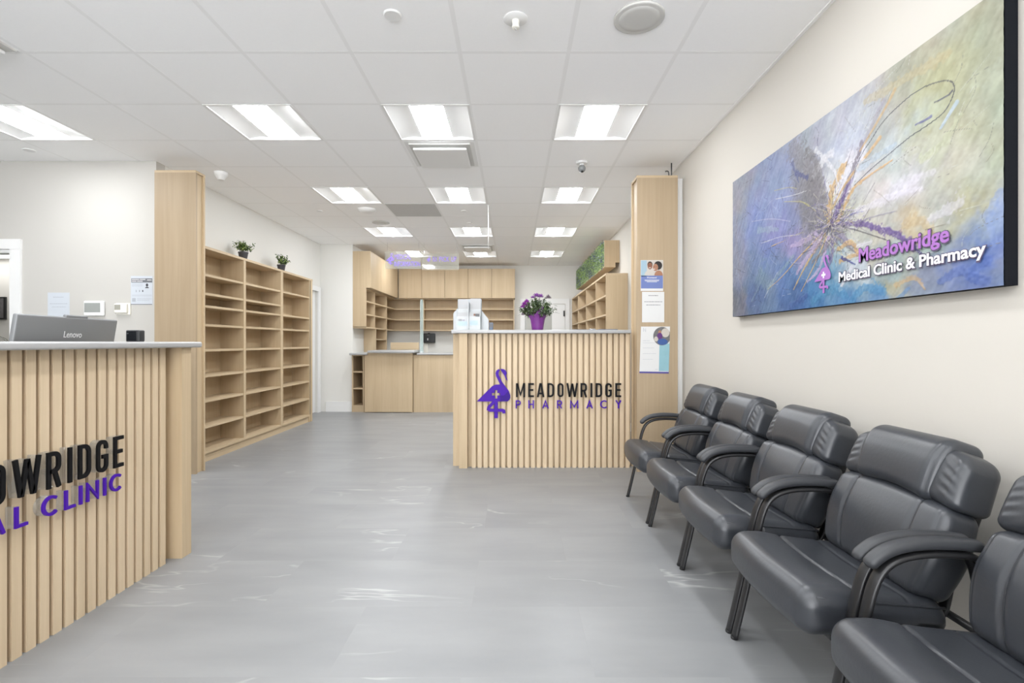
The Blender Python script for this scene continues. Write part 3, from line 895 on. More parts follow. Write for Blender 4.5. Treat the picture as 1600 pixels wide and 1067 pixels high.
MB().rbox(c0.x - .14, c0.x + .07, c0.y - .12, c0.y + .12, .7605, .774, .005).build('stand_foot', 'screen_grey', t, True, angle=40)

t = thing('card_terminal', 'small black glossy device on the end of the reception counter', 'card terminal', (-1.965, 2.60, 1.153))
MB().rbox(-2.0, -1.928, 2.585, 2.625, 1.153, 1.213, .006).build('body', 'black_plastic', t, True, angle=40)
MB().box(-1.992, -1.945, 2.5835, 2.5855, 1.158, 1.207).build('screen', 'gloss_black', t)
MB().box(-1.994, -1.984, 2.5830, 2.5850, 1.194, 1.196).build('label', 'ink_grey', t)

# ------------------------------------------------------------------ notices and controls on the reception wall
def wall_y(Yp):   # print on a wall facing the viewer: u to the right, v up, d towards the viewer
    return lambda x, z, d_: (x, Yp - d_, z)
def sheet(name, label, cat, x0, x1, z0, z1, Yp, m='paper_white', group=None):
    t = thing(name, label, cat, ((x0 + x1) / 2, Yp, z0), group)
    MB().box(x0, x1, Yp - .0015, Yp - .0003, z0, z1).build('paper', m, t)
    return t
def bars(t, Yp, rows, m='ink_grey', name='printed_text'):
    b = MB()
    for (x0, x1, z, h) in rows:
        x = x0; rr = random.Random(int(x0 * 1e4 + z * 1e4))
        while x < x1:
            w = min(rr.uniform(.006, .02), x1 - x)
            b.box(x, x + w, Yp - .0019, Yp - .0015, z - h / 2, z + h / 2); x += w + h * .6
    return b.build(name, m, t)
def disc(b, cx, cz, rx, rz, Yp, d0, d1, mi=0, a0=0, a1=360, n=28, x1=None, z1=None):
    P = [(cx + rx * math.cos(math.radians(a0 + (a1 - a0) * k / n)), cz + rz * math.sin(math.radians(a0 + (a1 - a0) * k / n))) for k in range(n + (0 if a1 - a0 == 360 else 1))]
    if x1 is not None: P = [(min(p[0], x1), min(p[1], z1)) for p in P]
    b.prism(P, wall_y(Yp), d0, d1, mi)

Yw = YP
t = sheet('notice', 'white notice with a dark header strip, on the reception wall by the left pillar', 'notice', -3.437, -3.241, 1.488, 1.746, Yw, 'paper_blue_white')
h = MB().box(-3.432, -3.244, Yw - .0019, Yw - .0015, 1.687, 1.725).build('header', 'ink_grey', t); h['label'] = 'dark header strip'
b = MB()
for (x0, x1, z) in ((-3.427, -3.36, 1.715), (-3.355, -3.305, 1.715), (-3.427, -3.385, 1.699), (-3.38, -3.33, 1.699), (-3.29, -3.25, 1.71)):
    b.box(x0, x1, Yw - .0023, Yw - .0019, z - .004, z + .004)
b.build('header_text', 'paper_white', t)
bars(t, Yw, [(-3.427, -3.33, 1.675, .003), (-3.427, -3.33, 1.665, .003), (-3.427, -3.335, 1.655, .003), (-3.427, -3.25, 1.575, .003), (-3.427, -3.25, 1.567, .003), (-3.38, -3.25, 1.545, .003), (-3.38, -3.25, 1.535, .003), (-3.38, -3.27, 1.525, .003)], 'ink_faint')
b = MB(); disc(b, -3.291, 1.665, .011, .014, Yw, .0015, .0019); disc(b, -3.291, 1.637, .017, .012, Yw, .0015, .0020, a0=0, a1=180)
b.build('portrait_icon', 'ink_dark', t)
for ch, x in (('2', -3.393), ('3', -3.364), ('1', -3.334)):
    b = MB()
    put_text(b, ch, .009, .018, lambda u, v, d_, x=x: (x + u, Yw - .0015 - d_, 1.603 + v), .0002)
    b.build('printed_digit', 'ink_dark', t)
MB().box(-3.425, -3.393, Yw - .0019, Yw - .0015, 1.515, 1.548).build('picture', 'ink_faint', t)
MB().box(-3.437, -3.245, Yw - .0019, Yw - .0015, 1.488, 1.494).build('footer', 'ink_grey', t)

t = sheet('notice', 'plain white paper taped to the reception wall above the monitor', 'notice', -4.184, -3.988, 1.340, 1.597, Yw, 'paper_blue_white')
bars(t, Yw, [(-4.135, -4.04, 1.556, .006), (-4.165, -4.005, 1.497, .005), (-4.145, -4.02, 1.468, .005)], 'ink_faint')

t = thing('control_panel', 'white wall control panel with a grey screen, behind the monitor', 'control panel', (-3.75, Yw, 1.385))
MB().rbox(-3.842, -3.664, Yw - .028, Yw - .0005, 1.386, 1.522, .010).build('housing', 'white_plastic', t, True, angle=40)
MB().box(-3.832, -3.69, Yw - .0292, Yw - .0275, 1.418, 1.502).build('screen', 'lcd_grey', t)
t = thing('thermostat', 'small white thermostat on the reception wall', 'thermostat', (-3.49, Yw, 1.396))
MB().rbox(-3.565, -3.434, Yw - .012, Yw - .0005, 1.398, 1.502, .005).build('back_plate', 'warm_white_plastic', t, True, angle=40)
MB().rbox(-3.565, -3.452, Yw - .034, Yw - .012, 1.412, 1.496, .008).build('housing', 'warm_white_plastic', t, True, angle=40)
MB().box(-3.558, -3.505, Yw - .0352, Yw - .0335, 1.440, 1.486).build('screen', 'lcd_dark', t)

# things in the side room seen through the doorway
t = thing('picture_frame', 'dark picture on the far wall of the side room, at the left edge', 'picture', (-7.6, 7.3, 1.5))
MB().box(-7.95, -7.375, 7.27, 7.2995, 1.485, 1.81).build('frame', 'black_plastic', t)
MB().box(-7.93, -7.395, 7.268, 7.2705, 1.505, 1.79).build('print', 'print_grey', t)
rng = random.Random(5)
t = thing('side_table', 'white table in the side room beyond the reception desk', 'table', (-5.9, 5.7, 0))
MB().box(-6.4, -5.3, 5.45, 5.95, 1.08, 1.11).build('table_top', 'white_plastic', t)
for x in (-6.35, -5.36):
    for yy in (5.5, 5.9): MB().box(x - .02, x + .02, yy - .02, yy + .02, 0, 1.08).build('leg', 'white_plastic', t)
t = thing('potted_plant', 'sparse dark twiggy plant behind the left end of the reception desk', 'potted plant', (-5.72, 5.7, 1.1105))
MB().lathe([(0, 0), (.04, 0), (.05, .03), (.045, .03), (0, .025)], -5.72, 5.7, 1.1105, 20).build('pot', 'white_plastic', t, True, angle=40)
lv = MB(); st = MB()
for k in range(7):
    aa = rng.uniform(0, 2 * PI); p0 = Vector((-5.72, 5.7, 1.135)); p1 = p0 + Vector((.06 * math.cos(aa), .06 * math.sin(aa), rng.uniform(.02, .09)))
    st.tube([p0, (p0 + p1) / 2 + Vector((0, 0, .015)), p1], .002, n=5)
    for q in range(3): lv.leaf(p1 - (p1 - p0) * .2 * q, (math.cos(aa), math.sin(aa), rng.uniform(-.3, .6)), (0, 0, 1), .05, .016, 0)
st.build('stem', 'stem', t); lv.build('foliage', 'leaf_dark', t)

# ------------------------------------------------------------------ notices on the right pillar
Yp = 4.45
t = sheet('notice', 'uppermost notice on the right pillar, a photo of two people over a blue panel', 'notice', 1.131, 1.330, 1.606, 1.879, Yp)
b = MB(); b.box(1.133, 1.328, Yp - .0019, Yp - .0015, 1.736, 1.877)
b.build('photo_ground', 'print_cream', t)
MB().box(1.133, 1.185, Yp - .0021, Yp - .0018, 1.736, 1.877).build('photo_background', 'print_skyblue', t)
b = MB()     # two people, head to head
disc(b, 1.213, 1.838, .023, .030, Yp, .0021, .0023, 1); disc(b, 1.213, 1.828, .021, .030, Yp, .0022, .0025, 0)
disc(b, 1.205, 1.745, .040, .045, Yp, .0020, .0022, 2, 0, 180)
disc(b, 1.285, 1.832, .036, .038, Yp, .0023, .0026, 1); disc(b, 1.262, 1.815, .023, .032, Yp, .0026, .0029, 3)
disc(b, 1.290, 1.742, .038, .046, Yp, .0023, .0025, 3, 0, 180)
disc(b, 1.250, 1.800, .009, .003, Yp, .0029, .003, 4); disc(b, 1.212, 1.812, .009, .003, Yp, .0026, .0028, 4)
for x in (1.204, 1.221): disc(b, x, 1.833, .003, .002, Yp, .0026, .0028, 1)
for x in (1.252, 1.268): disc(b, x, 1.822, .003, .002, Yp, .0029, .003, 1)
b.build('photo', ['print_skin', 'print_hair', 'print_cream', 'print_skin_light', 'paper_white'], t)
h = MB().box(1.133, 1.328, Yp - .0021, Yp - .0015, 1.628, 1.742).build('panel', 'print_blue', t); h['label'] = 'blue panel'
b = MB(); put_text(b, 'Pregnant?', .085, .013, lambda u, v, d_: (1.188 + u, Yp - .0021 - d_, 1.718 + v), .0002, .02)
for (x0, x1, z) in ((1.165, 1.296, 1.703), (1.168, 1.292, 1.695), (1.185, 1.275, 1.687)): b.box(x0, x1, Yp - .0023, Yp - .0021, z - .002, z + .002)
b.build('printed_text', 'paper_white', t)
t = sheet('notice', 'middle notice on the right pillar, plain white with three lines of text', 'notice', 1.143, 1.340, 1.328, 1.598, Yp)
bars(t, Yp, [(1.20, 1.285, 1.565, .006), (1.162, 1.322, 1.510, .005), (1.18, 1.305, 1.482, .005)], 'ink_grey')
t = thing('notice', 'lowest notice on the right pillar, with a round photo and a teal strip', 'notice', (1.255, Yp, .875))
P = [(1.120, .885), (1.378, .878), (1.391, 1.290), (1.134, 1.290)]
MB().prism(P, wall_y(Yp), .0003, .0015).build('paper', 'paper_white', t)
MB().prism([(1.292, .895), (1.380, .893), (1.387, 1.14), (1.298, 1.14)], wall_y(Yp), .0015, .0019).build('panel', 'print_teal', t)['label'] = 'teal strip'
MB().prism([(1.119, .877), (1.380, .873), (1.380, .888), (1.120, .892)], wall_y(Yp), .0012, .0020).build('footer', 'print_purple', t)['label'] = 'purple footer strip'
b = MB()
disc(b, 1.320, 1.205, .078, .082, Yp, .0019, .0023, 0, x1=1.389, z1=1.288)
disc(b, 1.350, 1.235, .036, .040, Yp, .0023, .0026, 1, x1=1.388, z1=1.287)
disc(b, 1.300, 1.240, .014, .017, Yp, .0023, .0026, 4); disc(b, 1.300, 1.205, .024, .03, Yp, .0024, .0027, 2)
disc(b, 1.325, 1.155, .045, .028, Yp, .0026, .0029, 3); disc(b, 1.268, 1.18, .018, .022, Yp, .0024, .0027, 1)
b.build('photo', ['print_grey', 'print_cream', 'print_violet', 'print_royal', 'print_skin_light'], t)['label'] = 'round photo'
bars(t, Yp, [(1.150, 1.21, 1.165, .004), (1.150, 1.26, 1.145, .003), (1.150, 1.25, 1.10, .003), (1.150, 1.27, 1.05, .003), (1.150, 1.24, 1.0, .003), (1.26, 1.285, .91, .004)], 'ink_faint')
b = MB(); b.stroke([(1.155, 1.245), (1.155, 1.275), (1.175, 1.245), (1.175, 1.275)], .005, wall_y(Yp), .0015, .0019); b.build('printed_logo', 'ink_faint', t)

# ------------------------------------------------------------------ on the pharmacy counter
zt = 1.2635
rng = random.Random(21)
px, py = .232, 4.80
t = thing('flower_pot', 'flowering plant in purple foil wrap on the pharmacy counter', 'flower pot', (px, py, zt))
def foil(r, z, a):
    q = max(0, (z - .10) / .065)
    petal = .022 * math.cos(2 * (a + .9)) + .010 * math.sin(5 * a)
    zz = z + q * (petal + (.030 if abs(((a - 5.0 + PI) % (2 * PI)) - PI) < .42 else 0))
    return r * (1 + .035 * math.sin(9 * a + 20 * z) * (z / .165)), zz
MB().lathe([(0, 0), (.052, 0), (.055, .006), (.060, .05), (.068, .10), (.080, .14), (.090, .165), (.086, .163), (.074, .13), (.06, .10), (0, .10)], px, py, zt, 60, rfun=foil).build('foil_wrap', 'foil_purple', t, True)
st = MB(); lv = MB()
for k in range(76):
    aa = rng.uniform(0, 2 * PI); rr = .165 * math.sqrt(rng.random()); h = .322 - .9 * rr * rr / .165 * .8 + rng.uniform(-.03, .012)
    base = Vector((px + rr * .25 * math.cos(aa), py + rr * .25 * math.sin(aa), zt + .10))
    top_ = Vector((px + rr * math.cos(aa), py + rr * math.sin(aa), zt + h))
    mid = base.lerp(top_, .5) + Vector((rr * .15 * math.cos(aa), rr * .15 * math.sin(aa), .01))
    st.tube([base, mid, top_], .002, n=5)
    for q in range(17):
        f = rng.uniform(.4, 1.02); p = base.lerp(top_, f)
        dd = Vector((math.cos(aa) + rng.gauss(0, .9), math.sin(aa) + rng.gauss(0, .9), rng.gauss(.1, .6)))
        lv.leaf(p, dd, (0, 0, 1), rng.uniform(.022, .042), rng.uniform(.010, .018), rng.choice([0, 0, 1, 1, 2, 3]), .25)
for (aa, rr, z, L) in ((-2.9, .15, .20, .05), (3.3, .15, .16, .05), (-.25, .14, .17, .08), (-.4, .13, .21, .07), (-.1, .15, .24, .05)):
    lv.leaf((px + rr * math.cos(aa), py + rr * math.sin(aa), zt + z), (math.cos(aa), math.sin(aa), rng.uniform(-.7, .2)), (0, 0, 1), L, .012, 1)
st.build('stem', 'stem', t)
lv.build('foliage', ['leaf_dark', 'leaf_olive', 'leaf_grey', 'leaf_mid'], t)
def bloom(x, y, z, R, m, label):
    f = MB()
    for k in range(120):
        d_ = Vector((rng.gauss(0, 1), rng.gauss(0, 1), abs(rng.gauss(.2, .8)))).normalized()
        f.leaf(Vector((x, y, z)) + d_ * R * rng.uniform(.2, .75), d_, (0, 0, 1), R * rng.uniform(.55, .75), R * .24, 0, -.15)
    o = f.build('flower', m, t); o['label'] = label
bloom(px - .125, py - .08, zt + .235, .030, 'flower_magenta', 'bright magenta flower at left'); bloom(px - .105, py - .10, zt + .262, .026, 'flower_magenta', 'magenta flower at left')
bloom(px - .145, py - .06, zt + .215, .022, 'flower_magenta', 'small magenta flower at far left')
bloom(px - .015, py - .08, zt + .315, .032, 'flower_violet', 'violet flower at the top'); bloom(px + .025, py - .06, zt + .312, .030, 'flower_violet', 'violet flower at the top right')
bloom(px - .048, py - .05, zt + .305, .022, 'flower_violet', 'small violet flower at the top left')
bloom(px + .097, py - .07, zt + .300, .030, 'flower_mauve', 'faded greyish flower at right'); bloom(px - .14, py - .04, zt + .145, .018, 'flower_mauve', 'faded bud low at left')

# leaflet rack
t = thing('leaflet_rack', 'clear acrylic leaflet rack at the left end of the pharmacy counter', 'leaflet rack', (-.42, 4.70, zt))
f2 = lambda Y: (lambda x, z, d_: (x, Y - d_, zt + z))
MB().prism([(-.585 + .012, .001), (-.573, .165), (-.530, .215), (-.530, .30), (-.302, .30), (-.302, .19), (-.236, .105), (-.236, .001)], f2(4.80), 0, .005).build('back_panel', 'frosted_acrylic', t)
MB().box(-.573, -.236, 4.64, 4.80, zt, zt + .005).build('base', 'frosted_acrylic', t)
for (x, z1) in ((-.530, .30), (-.305, .30)):
    MB().prism([(4.63, .005), (4.63, .10), (4.70, .20), (4.795, z1), (4.795, .005)], lambda u, v, d_, x=x: (x + d_, u, zt + v), 0, .003).build('side_panel', 'clear_acrylic', t)
MB().box(-.527, -.305, 4.635, 4.638, zt + .0055, zt + .125).build('front_pocket', 'clear_acrylic', t)
MB().box(-.527, -.305, 4.705, 4.708, zt + .125, zt + .20).build('rear_pocket', 'clear_acrylic', t)
MB().box(-.421, -.414, 4.640, 4.79, zt + .0055, zt + .26).build('divider', 'frosted_acrylic', t)
def leaflet(x0, x1, y, z0, z1, label, lean, parts):
    def q(x, z, d_): return (x, y + (z - z0) * lean - d_, zt + z)
    o = thing('leaflet', label, 'leaflet', ((x0 + x1) / 2, y, zt + z0), 'leaflets in the counter rack')
    MB().prism([(x0, z0), (x1, z0), (x1, z1), (x0, z1)], q, 0, .003).build('paper', 'leaflet_paper', o)
    for (nm, m, a0, a1, b0, b1) in parts:
        w, h = x1 - x0, z1 - z0
        MB().prism([(x0 + a0 * w, z0 + b0 * h), (x0 + a1 * w, z0 + b0 * h), (x0 + a1 * w, z0 + b1 * h), (x0 + a0 * w, z0 + b1 * h)], q, .003, .0036).build(nm, m, o)
pic = [('band', 'print_skyblue', .05, .95, .22, .48), ('picture', 'print_grey', .12, .45, .50, .62), ('picture', 'print_violet', .55, .7, .5, .58)]
leaflet(-.523, -.425, 4.665, .006, .165, 'front left leaflet in the clear rack, with a blue band', .10, pic)
leaflet(-.411, -.310, 4.665, .006, .170, 'front right leaflet in the clear rack, with small pictures at the top', .10, [('band', 'print_skyblue', .05, .8, .24, .5), ('picture', 'print_grey', .55, .95, .72, .9), ('picture', 'print_skin', .4, .55, .78, .9)])
leaflet(-.520, -.430, 4.745, .13, .295, 'rear left leaflet in the clear rack, plain white', .08, [('picture', 'ink_faint', .05, .9, .62, .65)])
leaflet(-.408, -.310, 4.745, .13, .302, 'rear right leaflet in the clear rack, plain white', .08, [('text_block', 'ink_faint', .1, .8, .3, .33)])
t = thing('card_reader', 'small blue-grey device beside the leaflet rack', 'card reader', (-.212, 4.82, zt))
MB().rbox(-.232, -.194, 4.80, 4.84, zt + .0003, zt + .075, .005).build('body', 'tape_blue', t, True, angle=40)
MB().box(-.228, -.198, 4.7985, 4.8005, zt + .03, zt + .068).build('screen', 'ink_grey', t)
t = thing('clipboard', 'flat grey clipboard lying on the right end of the pharmacy counter', 'clipboard', (.73, 4.72, zt))
MB().rbox(.53, .76, 4.62, 4.90, zt + .0003, zt + .006, .003).build('board', 'clipboard', t, True, angle=40)
MB().rbox(.72, .77, 4.70, 4.80, zt + .0063, zt + .014, .003).build('clip', 'chrome', t, True, angle=40)
tag(MB().rbox(.79, .96, 4.60, 4.88, zt + .0003, zt + .008, .003).build('tablet', 'clipboard', None, True, angle=40), 'thin dark tablet lying flat beside the pillar end of the counter', 'tablet')

# ------------------------------------------------------------------ back area: base cabinets and tops
def slab(t, x0, x1, y0, y1, z0, z1): return MB().rbox(x0, x1, y0, y1, z0, z1, .012).build('worktop', 'quartz', t, True, angle=40)
t = thing('base_cabinet', 'narrow open oak cubby cabinet left of the back counter', 'cabinet', (-2.565, 8.45, 0))
MB().box(-2.667, -2.645, 8.28, 8.80, 0, .943).build('side_panel', 'oak_upright', t)
MB().box(-2.485, -2.463, 8.28, 8.80, 0, .943).build('side_panel', 'oak_upright', t)
MB().box(-2.645, -2.485, 8.78, 8.80, .085, .943).build('back_panel', 'oak_upright', t)
for z in (.085, .375, .65): MB().box(-2.645, -2.485, 8.282, 8.78, z, z + .024).build('shelf', 'oak_across', t)
MB().box(-2.645, -2.485, 8.29, 8.31, 0, .085).build('plinth', 'oak_upright', t)
MB().box(-2.645, -2.485, 8.282, 8.78, .925, .943).build('top_rail', 'oak_across', t)
MB().rbox(-2.667, -2.445, 8.13, 8.90, .9435, .978, .012).rbox(-2.47, -2.375, 8.13, 8.194, .9437, .9778, .012).build('worktop', 'quartz', t, True, angle=40)
t = thing('base_cabinet', 'raised middle oak cabinet of the back counter', 'cabinet', (-2.03, 8.5, 0))
MB().box(-2.44, -2.42, 8.22, 8.80, 0, .974).build('side_panel', 'oak_upright', t)
MB().box(-1.668, -1.648, 8.22, 8.80, 0, .974).build('side_panel', 'oak_upright', t)
MB().box(-2.42, -1.668, 8.24, 8.80, .0, .03).build('bottom_panel', 'oak_across', t)
MB().box(-2.43, -1.65, 8.198, 8.219, .012, .972).build('front_panel', 'oak_upright', t)
slab(t, -2.36, -1.59, 8.09, 8.92, .9785, 1.019)
t = thing('base_cabinet', 'lower right oak cabinet of the back counter, partly behind the pharmacy counter', 'cabinet', (-1.1, 8.5, 0))
MB().box(-1.64, -1.62, 8.27, 8.85, 0, .942).build('side_panel', 'oak_upright', t)
MB().box(-.62, -.60, 8.27, 8.85, 0, .942).build('side_panel', 'oak_upright', t)
MB().box(-1.64, -.60, 8.25, 8.27, 0, .942).build('front_panel', 'oak_upright', t)
slab(t, -1.585, -.56, 8.22, 8.92, .9425, .972)
tag(MB().rbox(-2.155, -1.66, 8.80, 8.83, 1.0195, 1.149, .003).build('privacy_board', 'oak_across', None, True, angle=40), 'low oak board standing on the middle back counter', 'board')
g = MB(); g.prism([(8.36, 0), (8.36, .84), (8.40, .90), (8.52, .90), (8.56, .84), (8.56, 0)], lambda u, v, d_: (-1.553 + d_, u, .9725 + v), 0, .016)
t = thing('glass_divider', 'clear upright divider seen edge-on on the back counter', 'divider', (-1.566, 8.5, .9725))
g.build('pane', 'glass_edge', t)
MB().rbox(-1.565, -1.527, 8.36, 8.40, .9727, .99, .003).build('clamp', 'chrome', t, True, angle=40)
MB().rbox(-1.565, -1.527, 8.51, 8.55, .9727, .99, .003).build('clamp', 'chrome', t, True, angle=40)
t = thing('key_box', 'black box mounted on the back wall under the shelves', 'box', (-1.76, YB, 1.14))
MB().rbox(-1.886, -1.648, YB - .10, YB - .0005, 1.142, 1.338, .006).build('housing', 'black_plastic', t, True, angle=40)
MB().box(-1.806, -1.785, YB - .1015, YB - .0995, 1.195, 1.238).build('label_plate', 'paper_white', t)
MB().stroke([(-1.82, 1.295), (-1.79, 1.305), (-1.765, 1.290)], .006, wall_y(YB - .1), .0, .001).build('mark', 'ink_grey', t)
MB().rbox(-1.80, -1.76, YB - .06, YB - .02, 1.338, 1.352, .004).build('hook', 'black_plastic', t, True, angle=40)
tag(MB().box(-1.885, -1.80, YB - .045, YB - .0005, .5, 1.12).build('cable_duct', 'warm_white_plastic'), 'pale vertical cable duct under the black wall box', 'cable duct')

# upper cabinets
cabs = [(-2.365, -1.886), (-1.884, -1.412), (-1.410, -.934), (-.932, -.448), (-.446, .034)]
WHICH = ['leftmost', 'second from left', 'middle', 'second from right', 'rightmost']
for (x0, x1), w in zip(cabs, WHICH):
    t = thing('upper_cabinet', '%s of the five oak upper cabinets on the back wall' % w, 'cabinet', ((x0 + x1) / 2, YB - .15, 2.06), 'upper cabinets on the back wall')
    MB().box(x0, x1, YB - .28, YB - .0005, 2.0585, 2.668).build('carcass', 'oak_upright', t)
    MB().box(x0 + .003, x1 - .003, YB - .30, YB - .281, 2.06, 2.667).build('door', 'oak_upright', t)
t = thing('upper_cabinet', 'deep oak upper cabinet on the left wall of the back alcove', 'cabinet', (-2.52, 9.3, 2.06))
MB().box(XA + .0005, -2.392, YA + .002, 10.30, 2.0585, 2.668).build('carcass', 'oak_upright', t)
for (y0, y1) in ((8.332, 8.985), (8.988, 9.64), (9.643, 10.297)):
    MB().box(-2.391, -2.372, y0, y1, 2.06, 2.667).build('door', 'oak_upright', t)
# open shelves under them, left wall
t = thing('pigeonhole_unit', 'open oak pigeonholes on the left wall of the back alcove', 'shelf unit', (-2.56, 9.3, 1.39))
xf = -2.447
MB().box(XA + .0005, xf, 8.333, 8.355, 1.40, 2.058).build('side_panel', 'oak_upright', t)
for (yy, z0) in ((8.87, 1.39), (9.70, .9785)): MB().box(XA + .002, xf - .001, yy - .011, yy + .011, z0, 2.058).build('divider', 'oak_upright', t)
MB().box(XA + .0005, XA + .012, 8.355, YB - .013, 1.40, 2.058).build('back_panel', 'oak_upright', t)
for z in (1.388, 1.605, 1.825): MB().box(XA + .012, xf, 8.333 if z < 1.4 else 8.355, YB - .013, z, z + .022).build('shelf', 'oak_level', t)
MB().box(XA + .012, xf, 8.355, YB - .013, 2.036, 2.058).build('top_panel', 'oak_level', t)
MB().box(XA + .002, xf - .004, 8.945, 8.967, .9785, 1.388).build('side_panel', 'oak_upright', t)
MB().box(XA + .002, xf - .004, 8.967, 9.689, 1.192, 1.212).build('shelf', 'oak_level', t)
MB().box(XA + .002, xf - .004, 8.967, 9.689, .9785, .998).build('shelf', 'oak_level', t)
MB().box(XA + .002, XA + .012, 8.967, 9.689, .998, 1.388).build('back_panel', 'oak_upright', t)
# back wall
t = thing('open_shelf_unit', 'long open oak shelves under the back wall cabinets', 'shelf unit', (-1.2, 10.5, 1.39))
yf = 10.40
for z in (1.388, 1.605, 1.825): MB().box(xf + .0005, .0, yf, YB - .013, z, z + .022).build('shelf', 'oak_across', t)
MB().box(xf + .0005, .02, yf, YB - .013, 2.036, 2.058).build('top_panel', 'oak_across', t)
MB().box(.0, .022, yf, YB - .001, 1.388, 2.036).build('side_panel', 'oak_upright', t)
for x in (-1.87, -.93): MB().box(x - .018, x + .018, yf - .002, YB - .013, 1.388, 2.058).build('divider', 'oak_upright', t)
MB().box(XA + .001, .0, YB - .012, YB - .001, 1.388, 2.058).build('back_panel', 'oak_upright', t)

# right hand shelves and the planted box above them
t = thing('pigeonhole_unit', 'tall oak pigeonhole shelves on the right wall behind the pharmacy counter', 'shelf unit', (1.39, 8.6, 0))
xf = 1.239
ys = [6.69, 7.54, 8.55, 9.62, 10.56]
MB().box(xf, XR - .001, 6.69, 6.715, 0, 2.05).build('end_panel', 'oak_upright', t)
MB().box(xf, XR - .001, 10.56, 10.585, 0, 2.05).build('end_panel', 'oak_upright', t)
for yy in ys[1:4]: MB().box(xf + .002, XR - .013, yy - .011, yy + .011, .08, 2.05).build('divider', 'oak_upright', t)
MB().box(xf - .003, XR - .001, 6.69, 10.585, 2.05, 2.075).build('top_panel', 'oak_level', t)
MB().box(XR - .012, XR - .001, 6.715, 10.56, .08, 2.05).build('back_panel', 'oak_upright', t)
MB().box(xf + .02, XR - .001, 6.715, 10.56, 0, .08).build('plinth', 'oak_level', t)
for z in (1.765, 1.508, 1.25, .96, .67, .38, .08):
    for k in range(4):
        MB().box(xf, XR - .012, ys[k] + (.025 if k == 0 else .011), ys[k + 1] - (0 if k == 3 else .011), z, z + .022).build('shelf', 'oak_level', t)
t = thing('living_wall_box', 'oak wall box faced with green and violet foliage, above the right shelves', 'planter', (1.41, 8.7, 2.15))
xh = 1.312
MB().prism([(xh, 2.232), (1.47, 2.232), (1.47, 2.30), (XR - .001, 2.30), (XR - .001, 2.62), (xh, 2.62)], lambda u, v, d_: (u, 7.21 + d_, v), 0, .022).build('end_panel', 'oak_upright', t)
MB().prism([(xh, 2.232), (1.47, 2.232), (1.47, 2.30), (XR - .001, 2.30), (XR - .001, 2.62), (xh, 2.62)], lambda u, v, d_: (u, 10.28 + d_, v), 0, .022).build('end_panel', 'oak_upright', t)
MB().box(xh, 1.47, 7.232, 10.28, 2.232, 2.25).build('bottom_panel', 'oak_level', t)
MB().box(1.452, 1.47, 7.232, 10.28, 2.25, 2.31).build('lower_rail', 'oak_level', t)
MB().box(xh, XR - .001, 7.232, 10.28, 2.602, 2.62).build('top_panel', 'oak_level', t)
MB().box(xh, xh + .012, 7.232, 10.28, 2.25, 2.602).build('backing', 'hedge_dark', t)
lv = MB(); rng = random.Random(9)
for k in range(5200):
    yy = rng.uniform(7.225, 10.3); z = rng.uniform(2.225, 2.618)
    clump = math.sin(yy * 5.1 + 3 * math.sin(z * 9)) + rng.gauss(0, .6)
    mi = rng.choice([0, 0, 1, 1, 1, 2, 3]) if clump < .6 else rng.choice([3, 0, 1, 2, 3])
    lv.leaf((xh - rng.uniform(0, .012), yy, z), (-1, rng.gauss(0, .9), rng.gauss(.2, .9)), (0, 0, 1), rng.uniform(.022, .04), rng.uniform(.008, .016), mi, .3)
lv.build('foliage', ['hedge_green', 'hedge_lime', 'hedge_dark', 'hedge_violet'], t)

# ------------------------------------------------------------------ hanging acrylic signs
def hanging_sign(x0, x1, z0, z1, Y, label, lines, zemb):
    t = thing('hanging_sign', label, 'sign', ((x0 + x1) / 2, Y, z0))
    MB().box(x0, x1, Y - .003, Y + .003, z0, z1).build('panel', 'smoky_acrylic', t)
    for x in (x0 + .04, x1 - .04):
        MB().tube([(x, Y, z1 - .01), (x, Y, CZ - .006)], .0018, n=6).build('wire', 'chrome', t)
    b = MB(); bird(b, lambda u, v, d_: (zemb[0] + u * U * zemb[2], Y - .0032 - d_, zemb[1] + v * U * zemb[2]), 0, .001); b.build('emblem', ['violet_film', 'violet_film'], t)
    for (s, x, z, w, h) in lines:
        b = MB(); put_text(b, s, w, h, lambda u, v, d_: (x + u, Y - .0032 - d_, z + v), .0005)
        b.build('lettering', 'violet_film', t)
hanging_sign(-2.085, -1.495, 2.345, 2.625, 8.15, 'clear hanging sign with violet words medical information', [('MEDICAL', -1.93, 2.50, .27, .085), ('INFORMATION', -1.935, 2.385, .42, .085)], (-2.07, 2.41, .42))
hanging_sign(-1.49, -.885, 2.33, 2.60, 8.16, 'clear hanging sign with violet words rx pick up', [('RX', -1.31, 2.465, .075, .085), ('PICK', -1.205, 2.465, .165, .085), ('UP', -1.01, 2.465, .085, .085)], (-1.415, 2.455, .22))

